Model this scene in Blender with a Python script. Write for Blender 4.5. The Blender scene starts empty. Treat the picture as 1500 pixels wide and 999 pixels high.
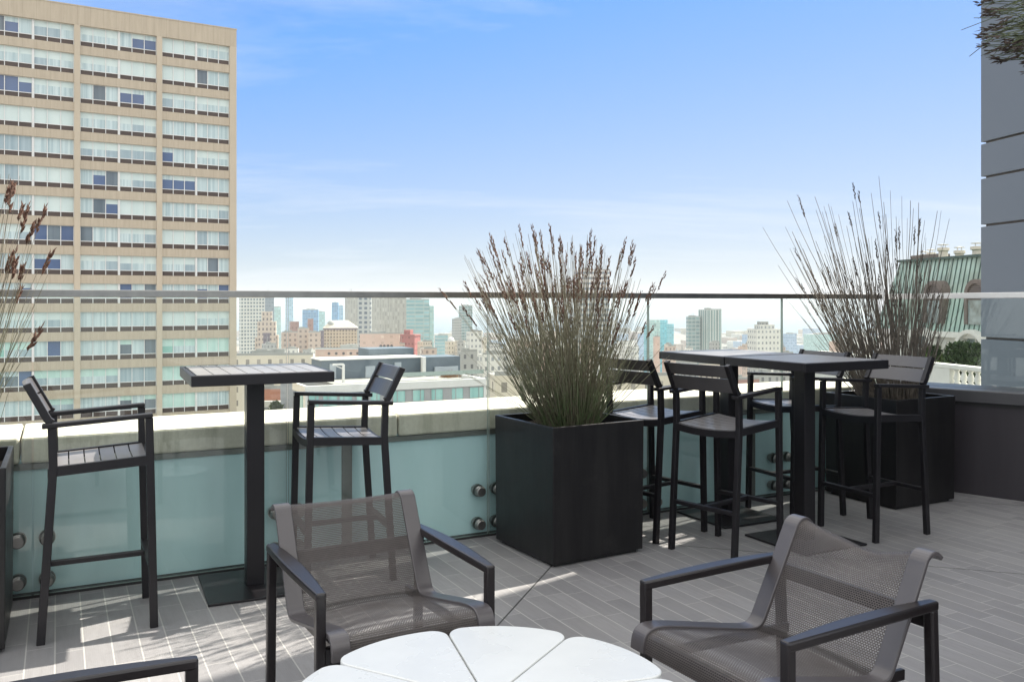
import bpy, math, random
from mathutils import Vector, Matrix

random.seed(7)
S = bpy.context.scene
COL = S.collection
R = math.radians
F, H0, HC, CX = 1286.0, 442.0, 1.42, 750.0     # lens and horizon of the photograph, eye height

def at(u, v, z):
    Y = F * (HC - z) / (v - H0)
    return Vector(((u - CX) / F * Y, Y, z))
def atd(u, v, Y):
    return Vector(((u - CX) / F * Y, Y, HC - (v - H0) * Y / F))
def zat(v, Y): return HC - (v - H0) * Y / F
def line_t(u, P, d):
    q = (u - CX) / F
    return (q * P[1] - P[0]) / (d[0] - q * d[1])

# ------------------------------------------------------------------ mesh helper
class MB:
    def __init__(s): s.v = []; s.f = []; s.m = []; s.uv = {}
    def face(s, idx, m=0, uv=None):
        if uv: s.uv[len(s.f)] = uv
        s.f.append(list(idx)); s.m.append(m)
    def quad(s, pts, m=0, uv=None):
        b = len(s.v); s.v += [tuple(p) for p in pts]; s.face(range(b, b + len(pts)), m, uv)
    def box(s, x0, x1, y0, y1, z0, z1, m=0, M=None):
        b = len(s.v)
        c = [(x0,y0,z0),(x1,y0,z0),(x1,y1,z0),(x0,y1,z0),(x0,y0,z1),(x1,y0,z1),(x1,y1,z1),(x0,y1,z1)]
        s.v += [tuple(M @ Vector(p)) if M else p for p in c]
        for q in ((0,3,2,1),(4,5,6,7),(0,1,5,4),(1,2,6,5),(2,3,7,6),(3,0,4,7)):
            s.face([b + i for i in q], m)
    def fbox(s, x0, x1, y0, y1, z0, z1, mw=0, mr=1, M=None):
        """box with facade UVs in metres (v counts down from the top)"""
        b = len(s.v)
        c = [(x0,y0,z0),(x1,y0,z0),(x1,y1,z0),(x0,y1,z0),(x0,y0,z1),(x1,y0,z1),(x1,y1,z1),(x0,y1,z1)]
        s.v += [tuple(M @ Vector(p)) if M else p for p in c]
        h = z1 - z0; w = x1 - x0; d = y1 - y0
        for q, L in (((0,1,5,4), w), ((1,2,6,5), d), ((2,3,7,6), w), ((3,0,4,7), d)):
            s.face([b + i for i in q], mw, [(0,-h),(L,-h),(L,0),(0,0)])
        s.face([b + 4, b + 5, b + 6, b + 7], mr, [(0,0),(w,0),(w,d),(0,d)])
    def bar(s, p, q, w, h, m=0, up=(0,0,1)):
        p = Vector(p); q = Vector(q); d = (q - p).normalized(); up = Vector(up)
        a = d.cross(up)
        if a.length < 1e-4: a = d.cross(Vector((1,0,0)))
        a.normalize(); c = a.cross(d).normalized()
        b = len(s.v)
        for o in (p, q):
            for i, j in ((-1,-1),(1,-1),(1,1),(-1,1)):
                s.v.append(tuple(o + a * i * w / 2 + c * j * h / 2))
        for k in range(4):
            n = (k + 1) % 4
            s.face([b + k, b + n, b + 4 + n, b + 4 + k], m)
        s.face([b + 3, b + 2, b + 1, b], m); s.face([b + 4, b + 5, b + 6, b + 7], m)
    def ribbon(s, pts, w, t, m=0, side=(0,1,0), taper=None):
        """flat strap swept along pts: width w along 'side', thickness t"""
        n = len(pts); P = [Vector(p) for p in pts]; side = Vector(side); b = len(s.v)
        for i in range(n):
            d = (P[min(i + 1, n - 1)] - P[max(i - 1, 0)]).normalized()
            nn = side.cross(d).normalized()
            ww = w * (taper[i] if taper else 1)
            for a, c in ((-1,-1),(1,-1),(1,1),(-1,1)):
                s.v.append(tuple(P[i] + side * a * ww / 2 + nn * c * t / 2))
        for i in range(n - 1):
            for k in range(4):
                j = (k + 1) % 4
                s.face([b+4*i+k, b+4*i+j, b+4*i+4+j, b+4*i+4+k], m)
        s.face([b+3, b+2, b+1, b], m); e = b + 4*(n-1); s.face([e, e+1, e+2, e+3], m)
    def tube(s, pts, rad, n=6, m=0, cap=True):
        P = [Vector(p) for p in pts]; k = len(P); b = len(s.v)
        for i in range(k):
            d = (P[min(i + 1, k - 1)] - P[max(i - 1, 0)]).normalized()
            a = d.cross(Vector((.31,.87,.38))).normalized(); c = d.cross(a)
            r = rad[i] if hasattr(rad, '__len__') else rad
            for j in range(n):
                t = 2 * math.pi * j / n
                s.v.append(tuple(P[i] + a * math.cos(t) * r + c * math.sin(t) * r))
        for i in range(k - 1):
            for j in range(n):
                j2 = (j + 1) % n
                s.face([b+n*i+j, b+n*i+j2, b+n*i+n+j2, b+n*i+n+j], m)
        if cap:
            s.face([b + j for j in reversed(range(n))], m); s.face([b + n*(k-1) + j for j in range(n)], m)
    def lathe(s, prof, n=16, c=(0,0,0), m=0, M=None):
        b = len(s.v)
        for r, z in prof:
            for j in range(n):
                t = 2 * math.pi * j / n
                p = Vector((c[0] + r * math.cos(t), c[1] + r * math.sin(t), c[2] + z))
                s.v.append(tuple(M @ p if M else p))
        for i in range(len(prof) - 1):
            for j in range(n):
                j2 = (j + 1) % n
                s.face([b+n*i+j, b+n*i+j2, b+n*i+n+j2, b+n*i+n+j], m)
        s.face([b + j for j in reversed(range(n))], m); e = b + n*(len(prof)-1); s.face([e + j for j in range(n)], m)
    def prism(s, poly, z0, z1, m=0, M=None):
        n = len(poly); b = len(s.v)
        for z in (z0, z1):
            for x, y in poly:
                p = Vector((x, y, z)); s.v.append(tuple(M @ p if M else p))
        s.face([b + i for i in reversed(range(n))], m); s.face([b + n + i for i in range(n)], m)
        for i in range(n):
            j = (i + 1) % n
            s.face([b+i, b+j, b+n+j, b+n+i], m)
    def build(s, name, mats, parent=None, bevel=0, smooth=False, seg=2):
        me = bpy.data.meshes.new(name); me.from_pydata(s.v, [], s.f)
        for m in (mats if isinstance(mats, (list, tuple)) else [mats]): me.materials.append(m)
        me.polygons.foreach_set('material_index', s.m)
        if s.uv:
            ul = me.uv_layers.new(name='UVMap')
            for i, uv in s.uv.items():
                for k, li in enumerate(me.polygons[i].loop_indices): ul.data[li].uv = uv[k]
        if smooth: me.polygons.foreach_set('use_smooth', [True] * len(me.polygons))
        me.update()
        o = bpy.data.objects.new(name, me); COL.objects.link(o)
        if parent: o.parent = parent
        if bevel:
            b = o.modifiers.new('edge', 'BEVEL'); b.width = bevel; b.segments = seg; b.limit_method = 'ANGLE'; b.angle_limit = R(35)
        return o

def tag(o, label=None, cat=None, group=None, kind=None):
    if label: o['label'] = label
    if cat: o['category'] = cat
    if group: o['group'] = group
    if kind: o['kind'] = kind
    return o
def thing(name, label, cat, loc=(0,0,0), rz=0, group=None):
    o = bpy.data.objects.new(name, None); COL.objects.link(o)
    o.location = loc; o.rotation_euler = (0, 0, rz); o.empty_display_size = .2
    return tag(o, label, cat, group)
KIDS = {}
def copy_tree(o, parent=None):
    c = o.copy(); COL.objects.link(c)
    if parent: c.parent = parent
    for ch in list(o.children): copy_tree(ch, c)
    return c

# ------------------------------------------------------------------ materials
class NT:
    def __init__(s, name):
        s.mat = bpy.data.materials.new(name); s.mat.use_nodes = True
        s.t = s.mat.node_tree; s.n = s.t.nodes; s.l = s.t.links
        s.b = s.n['Principled BSDF']; s.out = s.n['Material Output']
    def new(s, ty, **k):
        n = s.n.new(ty)
        for a, b in k.items(): setattr(n, a, b)
        return n
    def link(s, a, b): s.l.new(a, b)
    def put(s, sock, val):
        if hasattr(val, 'links'): s.link(val, sock)
        else: sock.default_value = val
    def math(s, op, a, b=0.0, c=None):
        n = s.new('ShaderNodeMath', operation=op); s.put(n.inputs[0], a); s.put(n.inputs[1], b)
        if c is not None: s.put(n.inputs[2], c)
        return n.outputs[0]
    def mix(s, f, a, b, mode='MIX'):
        n = s.new('ShaderNodeMix', data_type='RGBA', blend_type=mode)
        s.put(n.inputs[0], f)
        s.put(n.inputs[6], a if hasattr(a, 'links') else (*a, 1)); s.put(n.inputs[7], b if hasattr(b, 'links') else (*b, 1))
        return n.outputs[2]
    def coord(s, which='Object'):
        return s.new('ShaderNodeTexCoord').outputs[which]
    def noise(s, vec, scale, detail=3, rough=.55, out='Fac', stretch=None):
        if stretch:
            m = s.new('ShaderNodeMapping'); s.link(vec, m.inputs[0]); m.inputs['Scale'].default_value = stretch; vec = m.outputs[0]
        n = s.new('ShaderNodeTexNoise'); s.link(vec, n.inputs['Vector'])
        n.inputs['Scale'].default_value = scale; n.inputs['Detail'].default_value = detail; n.inputs['Roughness'].default_value = rough
        return n.outputs[out]
    def ramp(s, f, lo, hi):
        n = s.new('ShaderNodeMapRange'); s.put(n.inputs[0], f); n.inputs[1].default_value = lo; n.inputs[2].default_value = hi
        return n.outputs[0]
    def sep(s, v):
        n = s.new('ShaderNodeSeparateXYZ'); s.link(v, n.inputs[0]); return n.outputs
    def white(s, a, b):
        n = s.new('ShaderNodeTexWhiteNoise', noise_dimensions='2D'); c = s.new('ShaderNodeCombineXYZ')
        s.put(c.inputs[0], a); s.put(c.inputs[1], b); s.link(c.outputs[0], n.inputs['Vector'])
        return n.outputs['Value']
    def bump(s, h, strength=.3, dist=.01):
        n = s.new('ShaderNodeBump'); n.inputs['Strength'].default_value = strength; n.inputs['Distance'].default_value = dist
        s.link(h, n.inputs['Height']); s.link(n.outputs[0], s.b.inputs['Normal'])
    def fin(s, col=None, rough=None, metal=None, spec=None):
        if col is not None: s.put(s.b.inputs['Base Color'], col if hasattr(col, 'links') else (*col, 1))
        if rough is not None: s.put(s.b.inputs['Roughness'], rough)
        if metal is not None: s.put(s.b.inputs['Metallic'], metal)
        if spec is not None: s.b.inputs['Specular IOR Level'].default_value = spec
        return s.mat

def plain(name, col, rough=.5, metal=0, var=.12, scale=6, spec=.5, bump=0):
    n = NT(name); nz = n.noise(n.coord(), scale, 4)
    c = n.mix(n.ramp(nz, .3, .7), [x * (1 - var) for x in col], [min(1, x * (1 + var)) for x in col])
    if bump: n.bump(n.noise(n.coord(), scale * 12, 3), bump, .004)
    return n.fin(c, n.math('ADD', n.math('MULTIPLY', nz, .16), rough - .08), metal, spec)

def facade(name, wall, win, px, pz, fw, fh, rough=.7, winrough=.2, light=None, var=.5, wnoise=.08):
    n = NT(name); uv = n.sep(n.coord('UV'))
    a = n.math('DIVIDE', uv[0], px); b = n.math('DIVIDE', uv[1], pz)
    fa = n.math('FRACT', a); fb = n.math('FRACT', b)
    def band(f, w):
        return n.math('LESS_THAN', n.math('ABSOLUTE', n.math('SUBTRACT', f, .5)), w / 2)
    mk = n.math('MULTIPLY', band(fa, fw), band(fb, fh))
    wn = n.white(n.math('FLOOR', a), n.math('FLOOR', b))
    light = light or [min(1, x * 2.2 + .05) for x in win]
    wc = n.mix(n.math('MULTIPLY', n.math('POWER', wn, 2.0), var), win, light)
    nz = n.noise(n.coord(), .09, 4)
    wl = n.mix(n.ramp(nz, .3, .7), [x * (1 - wnoise) for x in wall], [min(1, x * (1 + wnoise)) for x in wall])
    return n.fin(n.mix(mk, wl, wc), n.math('ADD', n.math('MULTIPLY', mk, winrough - rough), rough))

M = {}
M['charcoal'] = plain('charcoal_powder_coat', (.010, .009, .011), .40, var=.15, scale=3, spec=.4)
M['charcoal_slat'] = plain('charcoal_slat', (.070, .066, .068), .34, var=.12, scale=5, spec=.7)
M['table_slat'] = plain('table_slat_sheen', (.205, .197, .188), .34, var=.16, scale=6, spec=.6)  # sky glare on the table tops painted in as a paler slat tone
M['seat_slat'] = plain('seat_slat', (.165, .158, .160), .34, var=.12, scale=6, spec=.6)
n = NT('planter_black'); o = n.coord(); st = n.noise(o, 2.2, 6, .7, stretch=(5, 5, .5)); du = n.noise(o, 9, 5, .7); sc_ = n.noise(o, 45, 2)
c = n.mix(n.ramp(st, .40, .80), (.0065, .006, .007), (.019, .018, .018)); c = n.mix(n.math('MULTIPLY', n.ramp(du, .56, .80), .45), c, (.034, .032, .030)); c = n.mix(n.math('MULTIPLY', n.ramp(sc_, .72, .78), .35), c, (.05, .048, .045))
n.b.inputs['Specular IOR Level'].default_value = .38; M['planter'] = n.fin(c, n.math('ADD', n.math('MULTIPLY', du, .3), .25))
M['soil'] = plain('dark_soil', (.035, .026, .02), .95, var=.4, scale=30, bump=.6)
M['frame'] = plain('bronze_frame', (.013, .010, .011), .32, var=.12, scale=4)
M['strap'] = plain('taupe_strap', (.072, .065, .068), .34, var=.10, scale=9, spec=.6)
M['white_paint'] = plain('white_enamel', (.66, .675, .66), .28, var=.05, scale=5)
M['steel'] = plain('brushed_steel', (.30, .295, .28), .36, 1.0, var=.10, scale=20)
M['steel_sky_sheen'] = plain('sky_toned_steel', (.78, .77, .74), .42, .35, var=.05, scale=10)  # steel with the reflected sky put into its pale base colour
M['gasket'] = plain('black_gasket', (.02, .02, .02), .6)

# glass
def glass_mat(name, tint, ior=1.45):
    n = NT(name); n.n.remove(n.b)
    tr = n.new('ShaderNodeBsdfTransparent'); tr.inputs[0].default_value = (*tint, 1)
    gl = n.new('ShaderNodeBsdfGlossy'); gl.inputs['Roughness'].default_value = .0; gl.inputs[0].default_value = (1,1,1,1)
    lw = n.new('ShaderNodeLayerWeight'); lw.inputs[0].default_value = .5
    fr = n.math('ADD', n.math('MULTIPLY', n.math('POWER', lw.outputs['Facing'], 5.0), .94), .04)
    mx = n.new('ShaderNodeMixShader'); n.link(fr, mx.inputs[0]); n.link(tr.outputs[0], mx.inputs[1]); n.link(gl.outputs[0], mx.inputs[2])
    n.link(mx.outputs[0], n.out.inputs[0]); return n.mat
M['glass'] = glass_mat('clear_glass', (.955, .985, .975))
M['glass_edge'] = plain('green_glass_edge', (.30, .36, .33), .2)

# concrete cap
n = NT('weathered_concrete'); o = n.coord()
nz = n.noise(o, 3.5, 6, .65); st = n.noise(o, 2.0, 5, .7, stretch=(6, 6, .8)); fine = n.noise(o, 60, 3)
c = n.mix(n.ramp(nz, .35, .7), (.60, .56, .46), (.74, .70, .60))
c = n.mix(n.math('MULTIPLY', n.ramp(st, .48, .75), .55), c, (.26, .24, .17))
c = n.mix(n.math('MULTIPLY', n.ramp(fine, .4, .7), .15), c, (.3, .28, .22))
n.bump(fine, .25, .004); M['concrete'] = n.fin(c, .85)
# teal rendered wall behind the glass
n = NT('teal_render'); o = n.coord()
st = n.noise(o, 1.6, 5, .65, stretch=(3, 3, .5)); f2 = n.noise(o, .9, 2)
c = n.mix(n.ramp(st, .3, .75), (.54, .74, .735), (.64, .83, .84)); c = n.mix(n.math('MULTIPLY', f2, .35), c, (.60, .86, .95))
M['teal'] = n.fin(c, .55)
M['strip'] = plain('grey_metal_strip', (.20, .205, .19), .5, .3, var=.15)

# floor tiles
n = NT('grey_floor_tiles'); o = n.sep(n.coord())
TW, TL = .105, .33
a = n.math('DIVIDE', o[0], TW); col = n.math('FLOOR', a)
b = n.math('ADD', n.math('DIVIDE', o[1], TL), n.white(col, 3.3)); row = n.math('FLOOR', b)
fa = n.math('FRACT', a); fb = n.math('FRACT', b)
ga = n.math('LESS_THAN', n.math('SUBTRACT', .5, n.math('ABSOLUTE', n.math('SUBTRACT', fa, .5))), .0026 / TW)
gb = n.math('LESS_THAN', n.math('SUBTRACT', .5, n.math('ABSOLUTE', n.math('SUBTRACT', fb, .5))), .0015 / TL)
rnd = n.white(col, row)
base = n.mix(rnd, (.205, .203, .210), (.275, .271, .276))
gr = n.noise(n.coord(), 5, 5, .6, stretch=(9, 1, 1)); base = n.mix(n.math('MULTIPLY', n.ramp(gr, .35, .7), .35), base, (.155, .150, .152))
dirt = n.noise(n.coord(), 1.2, 5, .6); base = n.mix(n.math('MULTIPLY', n.ramp(dirt, .5, .8), .38), base, (.30, .29, .275))
spots = n.noise(n.coord(), 55, 2); base = n.mix(n.math('MULTIPLY', n.ramp(spots, .70, .76), .4), base, (.06, .055, .05))
g = n.math('MAXIMUM', ga, gb)
# folds of the drainage falls: dark diagonal joints
def diag(px, py, sx, sy):
    d = n.math('ABSOLUTE', n.math('ADD', n.math('MULTIPLY', n.math('SUBTRACT', o[0], px), sx), n.math('MULTIPLY', n.math('SUBTRACT', o[1], py), sy)))
    return n.math('LESS_THAN', d, .004)
colr = n.mix(g, base, (.38, .375, .36))
TILE_NT = (n, colr, g, diag, o)

# sling weave
def weave(name, c0, c1):
    n = NT(name); uv = n.sep(n.coord('UV'))
    b = n.math('DIVIDE', uv[1], .0062); a = n.math('ADD', n.math('DIVIDE', uv[0], .0080), n.math('MULTIPLY', n.math('MODULO', n.math('FLOOR', b), 2.0), .5))
    fa = n.math('FRACT', a); fb = n.math('FRACT', b)
    hole = n.math('MULTIPLY', n.math('LESS_THAN', n.math('ABSOLUTE', n.math('SUBTRACT', fa, .5)), .36), n.math('LESS_THAN', n.math('ABSOLUTE', n.math('SUBTRACT', fb, .5)), .30))
    tr = n.new('ShaderNodeBsdfTransparent'); mx = n.new('ShaderNodeMixShader')
    nz = n.noise(n.coord(), 40, 2); n.fin(n.mix(nz, c0, c1), .55)
    n.link(hole, mx.inputs[0]); n.link(n.b.outputs[0], mx.inputs[1]); n.link(tr.outputs[0], mx.inputs[2]); n.link(mx.outputs[0], n.out.inputs[0])
    return n.mat
M['sling'] = weave('woven_sling', (.060, .051, .049), (.114, .099, .092))

# grasses
n = NT('reed_stems'); o = n.coord(); z = n.sep(o)[2]
nz = n.noise(o, 25, 2, stretch=(1, 1, .35)); band = n.noise(o, 9, 2, stretch=(14, 14, 3))
c = n.mix(n.ramp(z, .05, .75), (.075, .125, .045), (.29, .265, .195)); c = n.mix(n.ramp(nz, .40, .60), c, (.14, .125, .085))
c = n.mix(n.math('MULTIPLY', n.ramp(band, .56, .64), .8), c, (.055, .045, .03))
M['stem'] = n.fin(c, .6)
M['stem_dark'] = plain('brown_reed_stems', (.150, .130, .105), .65, var=.55, scale=22)
M['stem_green'] = plain('olive_reed_stems', (.105, .125, .062), .65, var=.5, scale=18)
M['seed'] = plain('brown_seed_heads', (.105, .052, .034), .8, var=.5, scale=60)
M['seed_dark'] = plain('dark_seed_heads', (.062, .045, .036), .8, var=.5, scale=60)

# hotel
n = NT('tan_precast'); o = n.coord(); st = n.noise(o, .9, 5, .65, stretch=(3, 3, .35)); jx = n.math('FRACT', n.math('DIVIDE', n.sep(o)[0], 1.25))
c = n.mix(n.ramp(st, .3, .72), (.41, .345, .26), (.49, .42, .32)); c = n.mix(n.math('MULTIPLY', n.math('LESS_THAN', jx, .03), .35), c, (.25, .2, .14))
M['hotel_wall'] = n.fin(c, .8)
M['hotel_col'] = plain('tan_column', (.49, .42, .32), .75, var=.06, scale=.2)
M['brown_panel'] = plain('brown_spandrel', (.062, .040, .031), .5, var=.15, scale=.3)
M['win_frame'] = plain('white_window_frame', (.70, .70, .68), .45, var=.05)
def curtain(name, c0, c1, freq, coat=.35):
    n = NT(name); o = n.coord(); nz = n.noise(o, freq, 2, stretch=(1, 1, .02))
    n.b.inputs['Coat Weight'].default_value = coat; n.b.inputs['Coat Roughness'].default_value = .03
    return n.fin(n.mix(n.ramp(nz, .35, .65), c0, c1), .6)
M['blind'] = curtain('drawn_blind', (.54, .64, .62), (.60, .69, .66), 1.0)
M['sheer'] = curtain('sheer_curtain', (.36, .47, .49), (.55, .65, .65), 5.0)
M['half'] = curtain('grey_curtain', (.27, .36, .40), (.36, .45, .48), 3.0)
M['darkglass'] = curtain('blue_window_glass', (.045, .085, .19), (.06, .11, .23), .6, 1.0)
M['greyglass'] = curtain('grey_window_glass', (.075, .105, .13), (.14, .18, .21), 1.2, .9)
M['greenglass'] = curtain('green_window_glass', (.22, .46, .40), (.30, .55, .48), .6, .6)
M['greenblind'] = curtain('green_tinted_blind', (.42, .62, .56), (.52, .70, .64), 2.0, .6)

# ------------------------------------------------------------------ terrace frame
ANG = math.atan2(.4596, .888)
e1 = Vector((math.cos(ANG), math.sin(ANG), 0)); e2 = Vector((-math.sin(ANG), math.cos(ANG), 0))
P0 = Vector((-2.405, 4.169, 0))
def tw(t, w, z=0): return P0 + e1 * t + e2 * w + Vector((0, 0, z))
def inv(p): d = Vector((p[0], p[1], 0)) - P0; return d.dot(e1), d.dot(e2)
TC = 5.95                                              # corner of the two parapets
SD = Vector((.736, -.676, 0)).normalized()             # direction of the side parapet, coming towards the camera
SN = Vector((-SD.y, SD.x, 0))                          # its outward side
corner = tw(TC, 0)
def sd(s, o, z=0): return corner + SD * s + SN * o + Vector((0, 0, z))

# floor
n, colr, g, diag, o = TILE_NT
pt1 = inv(at(803, 834, 0)); pt2 = inv(at(1398, 734, 0)); pt3 = inv(at(1337, 827, 0))
k = .7071
dl = n.math('MAXIMUM', diag(pt1[0], pt1[1], k, -k), n.math('MAXIMUM', diag(pt2[0], pt2[1], k, k), diag(pt3[0], pt3[1], k, k)))
colr = n.mix(dl, colr, (.03, .03, .03))
rib = n.math('SINE', n.math('MULTIPLY', o[0], 2 * math.pi / .0075))
hgt = n.math('ADD', n.math('MULTIPLY', n.math('SUBTRACT', 1, g), 1.0), n.math('MULTIPLY', rib, .12))
n.bump(hgt, .35, .0015)
M['tiles'] = n.fin(colr, n.math('ADD', n.math('MULTIPLY', n.noise(n.coord(), 8, 3), .2), .42))
poly = [(-5, .2), (TC + .03, .2)]
for s in (0, 9): poly.append(inv(sd(s, .05)))
poly += [(poly[-1][0], -9.5), (-5, -9.5)]
m = MB(); m.prism(poly, -.3, 0)
fl = m.build('floor', M['tiles']); fl.location = P0; fl.rotation_euler = (0, 0, ANG); tag(fl, kind='structure')

# ------------------------------------------------------------------ back parapet
PAR = thing('parapet_wall', 'teal rendered low wall under a weathered concrete cap behind the glass railing', 'wall', P0, ANG)
def pm(m, name, mats, bevel=0): return m.build(name, mats, PAR, bevel)
m = MB(); m.box(-5, TC + .35, .060, .56, -45, .655); pm(m, 'wall', M['teal'])
m = MB(); x = -5
for x1 in (-2.9, .06, 1.98, 3.1, 4.6, TC + .45):
    m.box(x + .004, x1 - .004, .030, .60, .638, .765); x = x1
pm(m, 'cap', M['concrete'], .012)
m = MB(); m.box(-5, TC + .35, .046, .062, .605, .636); pm(m, 'trim_rail', M['strip'], .003)
for xx in (-2.05, -.02, 1.68, 3.2, 4.7):
    m = MB(); m.box(xx - .03, xx + .03, .052, .062, -.1, .604); pm(m, 'cover_strip', M['strip'], .003)

# ------------------------------------------------------------------ glass railing
RAIL = thing('glass_railing', 'frameless glass railing with flat grey handrail in front of the teal wall', 'railing', P0, ANG)
joints = [-3.5, -2.3, -1.09, .113, 1.33, 2.545, 3.735, 4.935, TC - .02]
def pane(m, x0, x1, y0, y1, z0, z1, ax=0):
    b = len(m.v); m.box(x0, x1, y0, y1, z0, z1, 0)
    for i in range(6):
        f = len(m.f) - 6 + i
        big = (2, 4) if ax == 0 else (3, 5)
        m.m[f] = 0 if i in big else 1
for a, b in zip(joints[:-1], joints[1:]):
    m = MB(); pane(m, a + .005, b - .005, -.007, .007, .012, 1.444); m.build('glass_pane', [M['glass'], M['glass_edge']], RAIL)
m = MB(); m.box(-5, TC + .02, -.026, .026, 1.442, 1.478); m.build('handrail', M['steel'], RAIL, .003)
m = MB(); m.box(-5, TC, -.014, .058, -.002, .010); m.build('base_gasket', M['gasket'], RAIL)
for j in joints[:-1]:
    for dx in (-.062, .062):
        for z in (.278, .078):
            Mx = Matrix.Translation((j + dx, 0, z)) @ Matrix.Rotation(R(90), 4, 'X')
            m = MB(); m.lathe([(.026, -.058), (.026, -.03), (.037, -.03), (.037, -.0085)], 20, M=Mx)
            m.lathe([(.033, .0085), (.033, .020), (.029, .026), (.029, .038), (.025, .042), (.001, .042)], 20, M=Mx)
            m.build('standoff', M['steel'], RAIL, smooth=False)

# ------------------------------------------------------------------ side parapet and side railing
SANG = math.atan2(SD.y, SD.x)
n = NT('dark_metal_panel'); st = n.noise(n.coord(), 3, 4, .6, stretch=(4, 4, .25))
M['side_wall'] = n.fin(n.mix(st, (.022, .019, .023), (.042, .037, .043)), .45)
M['side_cap'] = plain('grey_metal_cap', (.075, .075, .08), .40, .2, var=.08)
SW = thing('side_parapet', 'dark grey panelled low wall with a metal cap beside the right planter', 'wall', corner, SANG)
m = MB(); m.box(-.1, 9, .03, .45, -8, .655); m.build('wall', M['side_wall'], SW)
m = MB(); m.box(-.12, 9, 0, .48, .678, .770); m.build('cap', M['side_cap'], SW, .008)
m = MB(); m.box(-.1, 9, .022, .44, .655, .678); m.build('shadow_gap', M['gasket'], SW)
SR = thing('side_glass_railing', 'side glass railing with steel handrail toned pale for reflected sky standing on the dark cap', 'railing', corner, SANG)
for a, b in ((.06, 1.5), (1.51, 3.0), (3.01, 4.5), (4.51, 6)):
    m = MB(); pane(m, a, b, .20, .214, .77, 1.46); m.build('glass_pane', [M['glass'], M['glass_edge']], SR)
m = MB(); m.bar((-.02, .207, 1.460), (6.1, .207, 1.512), .055, .042); m.build('handrail', M['steel_sky_sheen'], SR, .003)

# ------------------------------------------------------------------ panelled wing on the right
WC = Vector((.534 * 8, 8, 0)); WD = Vector((.19, -.982, 0)).normalized()
WANG = math.atan2(WD.y, WD.x)
M['wing_panel'] = plain('blue_grey_panel', (.150, .172, .200), .5, .1, var=.04, scale=.8)
M['wing_gap'] = plain('bronze_joint', (.15, .132, .115), .6)
WG = thing('panelled_building', 'tall building wing clad in blue grey panels with bronze joints', 'building', WC, WANG)
m = MB(); m.box(.03, 7.2, .03, 9, -30, 15.0); m.build('core_wall', M['wing_gap'], WG)
zs = [-30, -.9, .0, 1.09, 2.11, 2.546, 2.86, 3.80, 4.7, 5.9, 7.4, 9, 11, 13, 15.06]
for a, b in zip(zs[:-1], zs[1:]):
    m = MB(); m.box(0, 7.25, 0, 9.05, a + .010, b - .010); m.build('cladding_panel', M['wing_panel'], WG, .004)

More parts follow.
